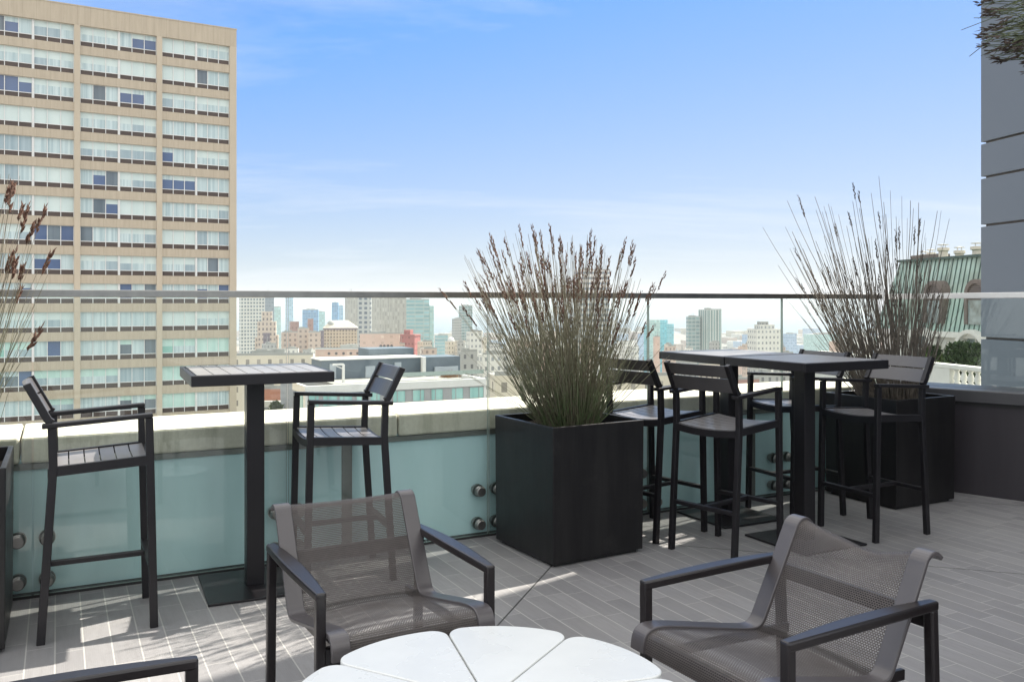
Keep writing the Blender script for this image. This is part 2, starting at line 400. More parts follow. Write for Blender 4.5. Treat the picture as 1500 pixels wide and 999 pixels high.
# ------------------------------------------------------------------ bar stools
def stool_proto():
    t = thing('bar_stool', '', 'bar stool')
    mt, sl = M['charcoal'], M['charcoal_slat']
    W = .215
    for sy in (-1, 1):
        y = sy * W
        m = MB(); m.bar((.222, y, 0), (.200, y, .915), .028, .036, up=(1,0,0)); m.build('leg', mt, t, .003)
        m = MB(); m.ribbon([(-.250, y, 0), (-.205, y, .66), (-.200, y, .74), (-.205, y, .895)], .028, .036); m.build('leg', mt, t, .003)
        m = MB(); m.bar((-.245, y, .903), (.216, y, .927), .046, .020); m.build('armrest', mt, t, .004)
        m = MB(); m.ribbon([(-.205, y*.99, .915), (-.222, y*.985, .93), (-.305, y*.97, 1.118)], .028, .034); m.build('back_post', mt, t, .003)
    # curved slats of the seat
    def dish(y): return -.016 * (1 - (y / W) ** 2)
    m = MB(); nx = 6; x0, x1 = -.205, .205; p = (x1 - x0) / nx
    for i in range(nx):
        a = x0 + i * p + .003; b = x0 + (i + 1) * p - .003
        def zz(x): return .728 + (x - x0) / (x1 - x0) * .020
        ys = [-W + .016 + (2 * W - .032) * k / 10 for k in range(11)]
        base = len(m.v)
        for y in ys:
            for x, dz in ((a, 0), (b, 0), (b, -.012), (a, -.012)):
                m.v.append((x, y, zz(x) + dish(y) + dz))
        for k in range(10):
            for q in range(4):
                r = (q + 1) % 4; m.face([base+4*k+r, base+4*k+q, base+4*k+4+q, base+4*k+4+r])
        m.face([base, base+1, base+2, base+3]); e = base + 40; m.face([e+3, e+2, e+1, e])
    m.build('seat', M['seat_slat'], t)
    m = MB()
    for sy in (-1, 1): m.bar((-.20, sy*W, .712), (.20, sy*W, .732), .024, .040)
    for x, z in ((-.215, .708), (.213, .728)):
        m.ribbon([(x, -W + W*2*k/10, z + dish(-W + W*2*k/10)) for k in range(11)], .016, .040, side=(1,0,0)) if False else None
        pts = [-W + .012 + (2*W - .024) * k / 10 for k in range(11)]
        base = len(m.v)
        for y in pts:
            for dx, dz in ((-.008,-.022),(.008,-.022),(.008,.016),(-.008,.016)): m.v.append((x+dx, y, z + dish(y) + dz))
        for k in range(10):
            for q in range(4):
                r = (q+1) % 4; m.face([base+4*k+r, base+4*k+q, base+4*k+4+q, base+4*k+4+r])
    m.build('seat_frame', mt, t)
    # back slats, gently curved
    for z0, z1 in ((.925, 1.022), (1.031, 1.112)):
        m = MB(); base = len(m.v); K = 10
        def bx(z): return -.222 - (z - .93) / .188 * .083
        for k in range(K + 1):
            y = -W*.97 + 2 * W*.97 * k / K; cv = -.022 * (1 - (y / W) ** 2)
            for z, o in ((z0, .008), (z1, .008), (z1, -.008), (z0, -.008)): m.v.append((bx(z) + cv + o, y, z))
        for k in range(K):
            for q in range(4):
                r = (q+1) % 4; m.face([base+4*k+q, base+4*k+r, base+4*k+4+r, base+4*k+4+q])
        m.face([base+3, base+2, base+1, base]); e = base + 4*K; m.face([e, e+1, e+2, e+3])
        m.build('back_slat', sl, t, .002)
    zf = .275
    m = MB(); m.bar((.214, -W, zf), (.214, W, zf), .036, .022); m.build('stretcher', mt, t, .003)
    m = MB(); m.bar((-.230, -W, zf), (-.230, W, zf), .036, .022); m.build('stretcher', mt, t, .003)
    m = MB(); m.bar((-.213, 0, zf), (.197, 0, zf), .030, .022); m.build('stretcher', mt, t, .003)
    return t
GS = 'charcoal slatted bar stools'
def trim_stool(t):
    for ch in t.children:
        for v in ch.data.vertices:
            v.co.x *= .925
            if v.co.z > .93: v.co.z = .93 + (v.co.z - .93) * .80
stools = [
 (-1.845, 3.935, 27, 'charcoal slatted bar stool left of the single bar table, facing it'),
 (-.905, 4.60, 203, 'charcoal slatted bar stool right of the single bar table, behind the mesh chair'),
 (.895, 5.474, 38, 'charcoal bar stool half hidden by the planter of dense grass in the middle'),
 (1.232, 5.03, 40, 'charcoal bar stool with its back to the camera, nearest the end of the paired tables'),
 (1.906, 5.945, 205, 'charcoal bar stool mostly hidden behind the paired bar tables, nearer the glass railing'),
 (2.235, 5.46, 206, 'charcoal bar stool standing in front of the planter beside the dark side wall'),
]
proto = stool_proto(); trim_stool(proto)
for i, (x, y, a, lab) in enumerate(stools):
    s = proto if i == 0 else copy_tree(proto)
    s.location = (x, y, 0); s.rotation_euler = (0, 0, R(a)); tag(s, lab, group=GS)

# ------------------------------------------------------------------ bar tables
def table_proto():
    t = thing('bar_table', '', 'bar table'); h = .327; H = 1.085
    m = MB()
    for a, b in (((-h, -h), (h, -h + .022)), ((-h, h - .022), (h, h)), ((-h, -h + .022), (-h + .022, h - .022)), ((h - .022, -h + .022), (h, h - .022))):
        m.box(a[0], b[0], a[1], b[1], H - .052, H - .002)
    m.build('table_frame', M['charcoal'], t, .003)
    m = MB(); k = 8; w = (2 * h - .048) / k
    for i in range(k):
        x = -h + .024 + i * w; m.box(x + .002, x + w - .002, -h + .024, h - .024, H - .020, H)
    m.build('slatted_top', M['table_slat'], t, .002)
    m = MB(); m.box(-.15, .15, -.15, .15, H - .036, H - .022); m.build('top_bracket', M['charcoal'], t)
    m = MB(); m.box(-.043, .043, -.043, .043, .012, H - .036); m.build('post', M['charcoal'], t, .004)
    m = MB(); m.box(-.245, .245, -.245, .245, .002, .013); m.build('base_plate', M['charcoal'], t, .003)
    return t
GT = 'charcoal square bar tables'
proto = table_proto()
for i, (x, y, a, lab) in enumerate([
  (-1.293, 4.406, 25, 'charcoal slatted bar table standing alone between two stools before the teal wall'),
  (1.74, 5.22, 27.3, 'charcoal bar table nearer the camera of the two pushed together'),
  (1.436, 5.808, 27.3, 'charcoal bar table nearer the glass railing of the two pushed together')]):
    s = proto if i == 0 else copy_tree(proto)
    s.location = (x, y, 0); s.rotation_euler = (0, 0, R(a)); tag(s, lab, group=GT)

# ------------------------------------------------------------------ mesh lounge chairs
def smooth_path(pts, per=5):
    P = [Vector(p) for p in pts]; out = []
    for i in range(len(P) - 1):
        a = P[max(i-1, 0)]; b = P[i]; c = P[i+1]; d = P[min(i+2, len(P)-1)]
        for k in range(per):
            t = k / per
            out.append(.5 * ((2*b) + (c-a)*t + (2*a-5*b+4*c-d)*t*t + (3*b-a-3*c+d)*t**3))
    out.append(P[-1]); return out
PROF = [(-.128, .704), (-.100, .722), (-.068, .713), (-.049, .682), (-.016, .62), (.028, .54), (.072, .46), (.092, .427), (.114, .413), (.145, .412), (.20, .422), (.32, .448), (.46, .478), (.52, .485), (.55, .476), (.562, .455), (.566, .425)]
def lounge_proto(wrinkle):
    t = thing('lounge_chair', '', 'lounge chair'); fr = M['frame']; Wd = .2675
    path = smooth_path([(x, 0, z) for x, z in PROF], 4)
    for sy in (-1, 1):
        y = sy * Wd
        m = MB(); m.bar((.500, y, 0), (.503, y, .592), .028, .028, up=(1,0,0)); m.build('leg', fr, t, .004)
        m = MB(); m.bar((-.075, y, 0), (-.052, y, .583), .030, .030, up=(1,0,0)); m.build('leg', fr, t, .006)
        pts = [(-.068 + .585 * k / 12, y, .592 + .006 * math.sin(math.pi * k / 12)) for k in range(13)]
        tp = [.62 + .5 * math.sin(math.pi * min(1, (k + .6) / 12.8)) for k in range(13)]
        m = MB(); m.ribbon(pts, .046, .026, taper=tp); m.build('armrest', fr, t, .006)
        m = MB(); m.ribbon([p + Vector((0, sy * .226, 0)) for p in path], .056, .013); m.build('edge_strap', M['strap'], t, .003)
    # sling
    L = [0]
    for a, b in zip(path[:-1], path[1:]): L.append(L[-1] + (b - a).length)
    tot = L[-1]; K = 22; rng = random.Random(3 + wrinkle)
    for nm, lo, hi in (('back_sling', 0, .46), ('seat_sling', .46, 1.0)):
        m = MB()
        for layer in (0, 1):
            base = len(m.v); ids = [i for i in range(len(path)) if lo - .03 <= L[i] / tot <= hi + .03]
            for i in ids:
                p = path[i]; d = (path[min(i+1, len(path)-1)] - path[max(i-1, 0)]).normalized(); nn = Vector((0,1,0)).cross(d).normalized()
                f = L[i] / tot
                for k in range(K + 1):
                    y = -.202 + .404 * k / K; q = 1 - (y / .202) ** 2
                    sag = -.012 * q * math.sin(math.pi * min(1, max(0, f)))
                    top = math.exp(-((f - .03) / .10) ** 2)
                    dz = -(.030 if wrinkle else .006) * top * (max(q, 0) ** .7) * (1 + (.42 * math.sin(y * 13 + .9) + .10 * math.sin(y * 31) if wrinkle else 0))
                    wv = (.010 * math.sin(y * 22 + f * 26) * math.exp(-((f - .13) / .07) ** 2) * q) if wrinkle else 0
                    v = p - nn * (sag - wv + layer * .0032) * (-1) * 1 + Vector((0, y, dz))
                    m.v.append(tuple(v))
            for r in range(len(ids) - 1):
                for k in range(K):
                    a0 = base + r * (K + 1) + k
                    i0, i1 = L[ids[r]], L[ids[r + 1]]; y0, y1 = .404 * k / K, .404 * (k + 1) / K
                    of = layer * .0031
                    m.face([a0, a0 + 1, a0 + K + 2, a0 + K + 1], 0, [(y0 + of, i0), (y1 + of, i0), (y1 + of, i1), (y0 + of, i1)])
        m.build(nm, M['sling'], t, smooth=True)
    m = MB(); m.bar((-.070, -.270, .545), (-.070, .270, .545), .018, .048); m.build('back_crossbar', fr, t, .004)
    m = MB(); m.bar((.500, -.265, .418), (.500, .265, .418), .022, .055); m.build('front_crossbar', fr, t, .004)
    m = MB(); m.bar((-.02, -.205, .39), (.49, -.205, .41), .016, .030); m.bar((-.02, .205, .39), (.49, .205, .41), .016, .030)
    m.build('seat_support', fr, t, .003)
    m = MB(); m.tube([(-.01, .245, .585), (-.01, .228, .565)], .008, 10); m.build('bolt', M['steel'], t)
    return t
GL = 'mesh lounge chairs around the white table'
for x, y, a, w, lab in [
  (-.548, 3.035, -61.1, 0, 'bronze framed mesh lounge chair with a smooth taut back, in front of the bar stools'),
  (.962, 2.60, 210.5, 1, 'bronze framed mesh lounge chair with a wrinkled sagging back, right of the white table'),
  (-1.073, 1.555, 25.6, 0, 'mesh lounge chair of which only one dark armrest shows, over the sunlit tiles')]:
    s = lounge_proto(w); s.location = (x, y, 0); s.rotation_euler = (0, 0, R(a)); tag(s, lab, group=GL)

# ------------------------------------------------------------------ petal table
PT = thing('petal_table', 'low round white table with a top of eight separate petals', 'coffee table', (-.055, 2.03, 0), R(61.7))
def petal(R0=.468, half=R(22.5), gap=.0020, rc=.048):
    """outline of one petal around +x: pointed at the middle, outer corners rounded, outer edge slightly bowed"""
    pts = [(.052, -.018), ]
    dirl = Vector((math.cos(-half), math.sin(-half))); nl = Vector((-dirl.y, dirl.x))
    e = dirl * (R0 - rc * 1.15) + nl * gap; pts = [tuple(dirl * .05 + nl * gap), tuple(e)]
    c = e + nl * rc
    for k in range(1, 9):
        a = -half - math.pi/2 + (math.pi/2 - .12) * k / 8
        pts.append((c.x + rc * math.cos(a), c.y + rc * math.sin(a)))
    a0 = math.atan2(pts[-1][1], pts[-1][0]); r0 = math.hypot(*pts[-1])
    for k in range(1, 12):
        a = a0 + (-2 * a0) * k / 12; rr = r0 + (R0 - r0) * math.sin(math.pi * k / 12) ** .7
        pts.append((rr * math.cos(a), rr * math.sin(a)))
    low = [(x, -y) for x, y in reversed(pts[:10])]
    return pts + low
for k in range(8):
    m = MB(); m.prism(petal(), .482, .500, M=Matrix.Rotation(R(22.5 + 45 * k), 4, 'Z')); m.build('petal', M['white_paint'], PT, .004, seg=3)
m = MB()
for k in range(8):
    a = R(22.5 + 45 * k); m.bar((.05 * math.cos(a), .05 * math.sin(a), .45), (.33 * math.cos(a), .33 * math.sin(a), .474), .016, .016)
m.build('support_arm', M['white_paint'], PT, .002); 
m = MB(); m.lathe([(.05, .44), (.05, .475), (.028, .476), (.028, .48)], 20); m.build('hub', M['white_paint'], PT)
m = MB(); m.lathe([(.24, .0), (.24, .012), (.05, .022), (.024, .05), (.024, .44)], 32); m.build('pedestal', M['white_paint'], PT, smooth=False)

# ------------------------------------------------------------------ planters and grasses
def planter(x, y, a, lab, side=.62, h=.75):
    t = thing('planter', lab, 'planter', (x, y, 0), R(a), 'black square planters'); s = side / 2; w = .022
    m = MB()
    o = [(-s,-s),(s,-s),(s,s),(-s,s)]; i = [(-s+w,-s+w),(s-w,-s+w),(s-w,s-w),(-s+w,s-w)]
    m.v = [(p[0]*.985, p[1]*.985, .018) for p in o] + [(*p, h) for p in o] + [(*p, h) for p in i] + [(*p, h - .2) for p in i]
    for k in range(4):
        j = (k + 1) % 4
        m.face([k, j, 4 + j, 4 + k]); m.face([4 + k, 4 + j, 8 + j, 8 + k]); m.face([8 + k, 8 + j, 12 + j, 12 + k])
    m.face([3, 2, 1, 0]); m.build('planter_box', M['planter'], t, .004)
    m = MB(); N = 14; g = 2 * (s - w) / N; rng = random.Random(int(x * 100))
    for a_ in range(N + 1):
        for b_ in range(N + 1): m.v.append((-s + w + a_ * g, -s + w + b_ * g, h - .06 + rng.uniform(-.012, .012)))
    for a_ in range(N):
        for b_ in range(N): q = a_ * (N + 1) + b_; m.face([q, q + N + 1, q + N + 2, q + 1])
    m.build('soil', M['soil'], t)
    m = MB(); q = s * .9; m.box(-q, q, -q, q, .0, .0175); m.build('plinth', M['gasket'], t)
def reed(x, y, z, lab, n, hmin, hmax, spread, seed, heads=.4, lean=(0, 0), r=.0021, droop=.12, base=.17, hl=.11, dark=False, bend=0, hw=1.0, pw=1.0, short=.38, arch=None, stem='stem'):
    rng = random.Random(seed); t = thing('reed_grass', lab, 'ornamental grass', (x, y, z), 0, 'planted reed grasses')
    ms, mh = MB(), MB()
    for i in range(n):
        a = rng.uniform(0, 2 * math.pi); q = math.sqrt(rng.random())
        b = Vector((math.cos(a) * q * base, math.sin(a) * q * base, 0))
        out = Vector((math.cos(a), math.sin(a), 0))
        k = q * rng.uniform(.5, 1.1) + rng.gauss(0, .10)
        Lh = hmin + (hmax - hmin) * rng.random() ** pw if rng.random() > short else rng.uniform(hmin * .45, hmax * .75)
        tip = b + out * spread * k + Vector((lean[0], lean[1], 0)) * (Lh / hmax) * rng.uniform(.4, 1.2)
        hz = Lh * (1 - .20 * min(1, abs(k)) ** 2)
        jx, jy = rng.gauss(0, .02), rng.gauss(0, .02)
        pts = []
        for s_ in range(9):
            f = s_ / 8; hf = f * (1 - droop) + droop * f * f
            zz = hz * (f - bend * f * f)
            pts.append(b + (tip - b) * (hf if bend == 0 else f ** 1.6) + Vector((jx * math.sin(f * 5), jy * math.sin(f * 4.2), zz)))
        if arch and rng.random() < .74:                                     # tall stems arching over under their own weight
            T_, C_ = arch(rng); T_ = T_ - Vector((x, y, z)); C_ = C_ - Vector((x, y, z))
            pts = [b * (1 - f) ** 2 + C_ * 2 * f * (1 - f) + T_ * f * f for f in [q_ / 8 for q_ in range(9)]]; Lh = hmax
        rr = r * rng.uniform(.7, 1.25)
        ms.tube(pts, [rr * (1 - .62 * f / 8) for f in range(9)], 4, cap=False)
        if rng.random() < .22:                       # a fine side shoot
            p = pts[5]; d = (pts[7] - pts[5]).normalized(); sd_ = Vector((rng.uniform(-1, 1), rng.uniform(-1, 1), .2)).normalized()
            LL = rng.uniform(.06, .22) * hmax; ms.tube([p, p + d * LL * .5 + sd_ * LL * .10, p + d * LL + sd_ * LL * .16], [rr * .5, rr * .4, rr * .2], 3, cap=False)
        if rng.random() < heads and Lh > hmin * .8:
            d = (pts[-1] - pts[-2]).normalized(); hl_ = hl * rng.uniform(.65, 1.35); cnt = int(16 * hl_ / .11) + 3
            for c in range(cnt):
                f = c / cnt; p = pts[-1] - d * hl_ * f * .95 + d * hl_ * .25
                wdt = (.0075 if f > .12 else .004) * hw * rng.uniform(.7, 1.2); ln = rng.uniform(.016, .028) * max(1, hw * .9)
                s2 = Vector((rng.uniform(-1, 1), rng.uniform(-1, 1), rng.uniform(-1, 1))); s2 = (s2 - d * s2.dot(d)).normalized()
                ax = (d + s2 * .30).normalized(); st = p + s2 * .002
                sx = ax.cross(Vector((.3, .5, .8))).normalized(); sy = ax.cross(sx)
                bs = len(mh.v); mh.v += [tuple(st), tuple(st + ax*ln*.45 + sx*wdt*.5), tuple(st + ax*ln*.45 + (sy*.87 - sx*.5)*wdt*.5), tuple(st + ax*ln*.45 + (-sy*.87 - sx*.5)*wdt*.5), tuple(st + ax*ln)]
                for A, B in ((1,2),(2,3),(3,1)): mh.face([bs, bs+B, bs+A]); mh.face([bs+4, bs+A, bs+B])
    ms.build('stems', M[stem], t, smooth=True); mh.build('seed_heads', M['seed_dark' if dark else 'seed'], t)
planter(.324, 5.094, 31, 'black square planter in the middle holding the densest grass')
planter(2.742, 6.387, 28, 'black square planter in the corner by the dark side wall')
planter(-2.46, 3.68, 27, 'black square planter cut by the left edge, beside the left bar stool')
planter(2.25, 2.55, 27, 'black square planter of the grass arching in at the top right')
reed(.324, 5.094, .70, 'dense green and straw reed grass with brown seed heads in the middle planter', 640, .80, 1.14, .43, 11, heads=.30, lean=(-.15, 0), r=.0025, hw=1.15, hl=.12, pw=1.4, droop=.05)
reed(2.742, 6.387, .70, 'tall sparse reed grass leaning left in the corner planter', 330, .80, 1.66, .44, 5, heads=.22, lean=(-.30, 0), r=.0036, dark=True, hl=.13, base=.2, pw=2.6, short=.3, droop=.08, stem='stem_dark')
reed(-2.46, 3.68, .70, 'reed grass with chunky rust brown seed heads at the left edge', 320, .85, 1.38, .25, 23, heads=.55, lean=(.07, 0), r=.0026, hw=1.7, hl=.10)
def arching(rng):
    a = rng.random(); X = 1.385 + .60 * a ** .95; lowest = 2.185 - .10 * min(1, a * 1.6)
    zt_ = lowest + .42 * rng.random() ** 1.8; Y = 2.60 + rng.gauss(0, .07)
    u_ = rng.random(); return Vector((X, Y, zt_)), Vector((X + .40 + .55 * u_, Y + rng.gauss(0, .16), zt_ + .36 - .30 * u_ + rng.gauss(0, .07)))
reed(2.25, 2.55, .70, 'dense green reed grass tuft hanging in front of the panelled building at the top right', 1150, .9, 1.5, .42, 31, heads=.36, lean=(.16, -.05), r=.0028, hw=.8, hl=.035, short=.3, arch=arching, stem='stem_green', dark=True, base=.2)

# ------------------------------------------------------------------ hotel slab
HD = Vector((-.867, -.498, 0)).normalized()            # along the facade from its right end towards the left
HO = Vector((-31.4, 100, 0)); HANG = math.atan2(HD.y, HD.x)
# local x runs to the left along the facade, local y then points towards the camera side (facade normal)
HT = thing('hotel', 'tall tan hotel slab with rows of curtained windows over brown spandrels', 'hotel', HO, HANG)
ROWS, ZT, FH = 16, 30.35, 3.0
bays = [(.75, 7.93), (8.49, 16.0), (16.56, 24.1), (24.66, 32.2)]
LEN = 33.0
m = MB(); m.box(0, LEN, -16, -.45, -75, 32.2); m.build('wall', M['hotel_wall'], HT)
m = MB(); m.box(0, LEN, -.45, .12, ZT, 32.3)
for i in range(ROWS):
    zt = ZT - FH * i
    for a, b in bays: m.box(a, b, -.45, 0, zt - FH, zt - 2.10)
m.build('facade_band', M['hotel_wall'], HT)
m = MB()
xs = [0, .75] + [v for p in zip([b for a, b in bays[:-1]], [a for a, b in bays[1:]]) for v in p] + [bays[-1][1], LEN]
for a, b in zip(xs[0::2], xs[1::2]): m.box(a, b, -.45, .12 - .004, -75, ZT)
m.build('column', M['hotel_col'], HT)
m = MB(); m.box(-.05, LEN, -16, .16, 32.3, 32.42); m.build('coping', M['hotel_wall'], HT)
m = MB(); m.box(0, LEN, -.4, -.02, -75, ZT - FH * ROWS); m.build('lower_facade', M['hotel_wall'], HT)
rng = random.Random(4)
PM = [M['blind'], M['sheer'], M['half'], M['darkglass'], M['greenglass'], M['greenblind'], M['greyglass']]
def hotel_window(x0, x1, zt, mf, mp, ms, low):
    w = (x1 - x0) / 3
    zb = zt - 1.58
    # frame
    for k in range(4):
        x = x0 + k * w; t = .035 if 0 < k < 3 else .06
        mf.box(max(x0, x - t), min(x1, x + t), -.36, -.20, zb - .50, zt)
    mf.box(x0, x1, -.36, -.22, zt - .05, zt - .001); mf.box(x0, x1, -.36, -.19, zb - .03, zb + .04)
    style = rng.random() + low * .10
    solo = rng.random()
    for k in range(3):
        a = x0 + k * w + .03; b = x0 + (k + 1) * w - .03
        sp = zt - 1.58 * ((.40 if solo < .5 else .52) if style < .52 else 1.0)
        if style > .74:
            q = rng.random(); up = lo = (3 if q < .5 else 6 if q < .70 else 1)
            if q < .35: sp = zt - 1.58 * .34; up = rng.choice((0, 1))
        elif style > .66: up = lo = rng.choice((2, 2, 1))
        elif style > .52: up = lo = 1
        elif style > .34: up, lo = 0, 0; sp = zb
        else: up, lo = 0, (1 if rng.random() < .72 else 2)
        if low: up = {0: 5}.get(up, up); lo = {1: 4 if rng.random() < .2 else 1, 3: 6}.get(lo, lo)
        mp.quad([(a, -.28, sp), (b, -.28, sp), (b, -.28, zt - .05), (a, -.28, zt - .05)][::-1], up)
        if sp > zb + .1: mp.quad([(a, -.28, zb + .04), (b, -.28, zb + .04), (b, -.28, sp), (a, -.28, sp)][::-1], lo)
        ms.box(a, b, -.36, -.245, zb - .52, zb - .03)
mf9, mp9, ms9 = MB(), MB(), MB()
for i in range(ROWS):
    zt = ZT - FH * i
    for bi, (a, b) in enumerate(bays):
        mid = (a + b) / 2
        for x0, x1 in ((a, mid - .06), (mid + .06, b)):
            if bi == 3: hotel_window(x0, x1, zt, mf9, mp9, ms9, 0); continue
            mf, mp, ms = MB(), MB(), MB(); hotel_window(x0, x1, zt, mf, mp, ms, 1 if i > 10 else 0)
            w = mf.build('window', M['win_frame'], HT); mp.build('pane', PM, w); ms.build('spandrel', M['brown_panel'], w)
        if bi < 3: pass
m = MB()
for a, b in bays: m.box((a + b) / 2 - .06, (a + b) / 2 + .06, -.40, -.10, ZT - FH * ROWS, ZT - .002)
m.build('bay_mullion', M['win_frame'], HT)
wv = mf9.build('window', M['win_frame'], HT); tag(wv, kind='stuff'); mp9.build('pane', PM, wv); ms9.build('spandrel', M['brown_panel'], wv)

# ------------------------------------------------------------------ grey office with roof terrace
OD = e1.copy(); OO = Vector((-.2356 * 105, 105, 0))
OF = thing('office_building', 'grey office block with teal windows, a white parapet band and a dark rooftop penthouse', 'building', OO, ANG)
ZP = zat(566, 105)
M['off_white'] = plain('white_band', (.66, .655, .63), .6, var=.03, scale=.5)
M['off_grey'] = plain('grey_cladding', (.34, .345, .35), .6, var=.05, scale=.6)
M['off_dark'] = plain('slate_penthouse', (.105, .135, .165), .6, var=.10, scale=.5)
M['off_light'] = plain('pale_metal_screen', (.36, .40, .44), .5, .2, var=.05, scale=.5)
M['roof_pale'] = plain('pale_roof', (.30, .30, .28), .8, var=.15, scale=.2)
M['off_glass'] = curtain('teal_glazing', (.20, .42, .40), (.34, .58, .54), .8, .8)
WL = 24.0
m = MB(); m.box(.2, WL - .15, .15, 6.5, -60, ZP - .9); m.box(6, WL - .2, 6.5, 40, -60, ZP - .7); m.build('wall', M['off_grey'], OF)
m = MB(); m.box(0, WL, 0, .45, ZP - .95, ZP); m.box(0, .4, .45, 6.5, ZP - .95, ZP); m.box(WL - .4, WL, .45, 7, ZP - .95, ZP); m.box(WL - .35, WL, -.02, 1, -30, ZP - .95); m.box(0, .3, -.02, 1, -30, ZP - .95)
m.build('parapet_band', M['off_white'], OF)
m = MB(); m.box(0, WL, -.05, .3, ZP - 4.1, ZP - 3.55); m.build('floor_band', M['off_white'], OF)
m = MB(); m.box(5.5, WL, 7, 40, ZP - .7, ZP - .55); m.build('roof', M['roof_pale'], OF)
for ua, ub in ((452, 468), (473, 495), (497, 517), (522, 538), (542.5, 557.7), (575.5, 594.5), (604.6, 622.3), (631.8, 649.6), (661.6, 679.3), (688.2, 709)):
    ta, tb = line_t(ua, OO, OD), line_t(ub, OO, OD)
    for z1, z0 in ((ZP - 1.05, ZP - 3.05), (ZP - 4.3, ZP - 6.3)):
        m = MB()
        c = ta + (tb - ta) * (.36 if int(ua) % 2 else .66)
        for a, b in ((ta, ta + .06), (c - .04, c + .04), (tb - .06, tb)): m.box(a, b, .06, .18, z0, z1)
        m.box(ta, tb, .06, .18, z1 - .06, z1); m.box(ta, tb, .06, .18, z0, z0 + .06); m.box(ta + .06, tb - .06, .07, .17, z0 + .55, z0 + .60)
        w = m.build('window', M['off_grey'], OF)
        m = MB(); m.quad([(ta, .12, z0), (tb, .12, z0), (tb, .12, z1), (ta, .12, z1)]); m.build('pane', M['off_glass'], w)
for k in range(4):
    a = .5 + 1.4 * k; m = MB(); m.box(.10, .22, a + .05, a + 1.2, ZP - 3.4, ZP - 1.1); m.build('side_window', M['off_glass'], OF)
def roofbox(name, ua, ub, yl, dep, vt, mat, zb=None):
    P = OO + e2 * yl; ta, tb = line_t(ua, P, OD), line_t(ub, P, OD); Yc = (P + OD * (ta + tb) / 2).y
    m = MB(); m.box(ta, tb, yl, yl + dep, ZP - .55 if zb is None else zb, zat(vt, Yc)); return m.build(name, mat, OF, .02), ta, tb, zat(vt, Yc)
ob, ta, tb, zt = roofbox('penthouse', 470, 618.5, 14, 5, 526, M['off_dark'])
m = MB(); m.box(ta - .15, tb + .1, 13.85, 19.1, zt, zt + .16); m.build('trim', M['off_white'], ob)
m = MB()
for q, (a_, b_) in ((1.2, (.9, 2.1)), (6.3, (1.4, 1.6)), (10.6, (1.0, 2.0))): m.box(ta + q, ta + q + a_, 13.9, 14, ZP - .5, ZP - .5 + b_)
m.build('door', M['off_light'], ob)
roofbox('upper_block', 540, 606, 19.3, 5, 510.5, M['off_dark'])
ob, ta, tb, zt = roofbox('stair_block', 624, 674, 13, 5, 522.5, M['off_dark'])
roofbox('screen_panel', 637, 671, 12.6, .3, 537, M['off_light'])
roofbox('flue', 619, 624, 12.4, .7, 523, M['off_white'])
m = MB(); P = OO + e2 * 9; ta, tb = line_t(487, P, OD), line_t(503, P, OD); zc = zat(539, 110)
m.bar((ta, 9, zc), (tb, 9, zc), .25, .25); m.bar((tb, 9, zc), (tb, 9, ZP - .6), .3, .3); m.bar((ta + .5, 9, zc - .2), (tb, 9, zc - .6), .12, .12)
m.build('roof_davit', M['off_white'], OF)
m = MB(); rb = random.Random(8)
ta = line_t(552, OO + e2 * 8, OD); tb = line_t(706, OO + e2 * 8, OD)
m.box(ta, tb, 7.4, 7.44, ZP, ZP + .55); m.build('roof_guardrail', M['glass_edge'], OF)
m = MB(); tc = line_t(660, OO + e2 * 9.5, OD)
for k in range(260):
    x = tc + rb.gauss(0, .75); y = 9.5 + rb.gauss(0, .4); h = .9 * math.exp(-((x - tc) / 1.0) ** 2) * rb.uniform(.6, 1.1)
    m.quad([(x, y, ZP - .55), (x + .08, y, ZP - .55), (x + .02 + rb.uniform(-.3, .3), y + rb.uniform(-.1, .1), ZP - .3 + h)])
M['rust_grass'] = plain('rust_grass', (.24, .13, .06), .9, var=.4, scale=3)
rg = m.build('roof_grass', M['rust_grass']); rg.location = OO; rg.rotation_euler = (0, 0, ANG)
tag(rg, 'rust coloured grass clump on the grey office roof terrace', 'ornamental grass')

# ------------------------------------------------------------------ downtown buildings
def terrain(x, y):
    h = -52 - 70 * min(1, max(0, (y - 120) / 1100)) ** .8 - 10 * min(1, max(0, (y - 1200) / 2200))
    h += 42 * math.exp(-(((x - 420) / 420) ** 2 + ((y - 2500) / 350) ** 2))
    return h - (12 * max(0, (y - 3300) / 600) if y > 3300 else 0)
def fit(u0, u1, Y, yaw, k):
    w = (u1 - u0) / F * Y; cx = ((u0 + u1) / 2 - CX) / F * Y; ca, sa = math.cos(yaw), math.sin(yaw)
    for _ in range(25):
        d = k * w; cy = Y + d / 2; us = []
        for a, b in ((-1,-1),(1,-1),(1,1),(-1,1)):
            lx, ly = a * w / 2, b * d / 2; X = cx + lx * ca - ly * sa; YY = cy + lx * sa + ly * ca; us.append(CX + F * X / YY)
        w *= (u1 - u0) / (max(us) - min(us)); cx += ((u0 + u1) - (max(us) + min(us))) / 2 / F * Y
    return cx, Y + k * w / 2, w, k * w
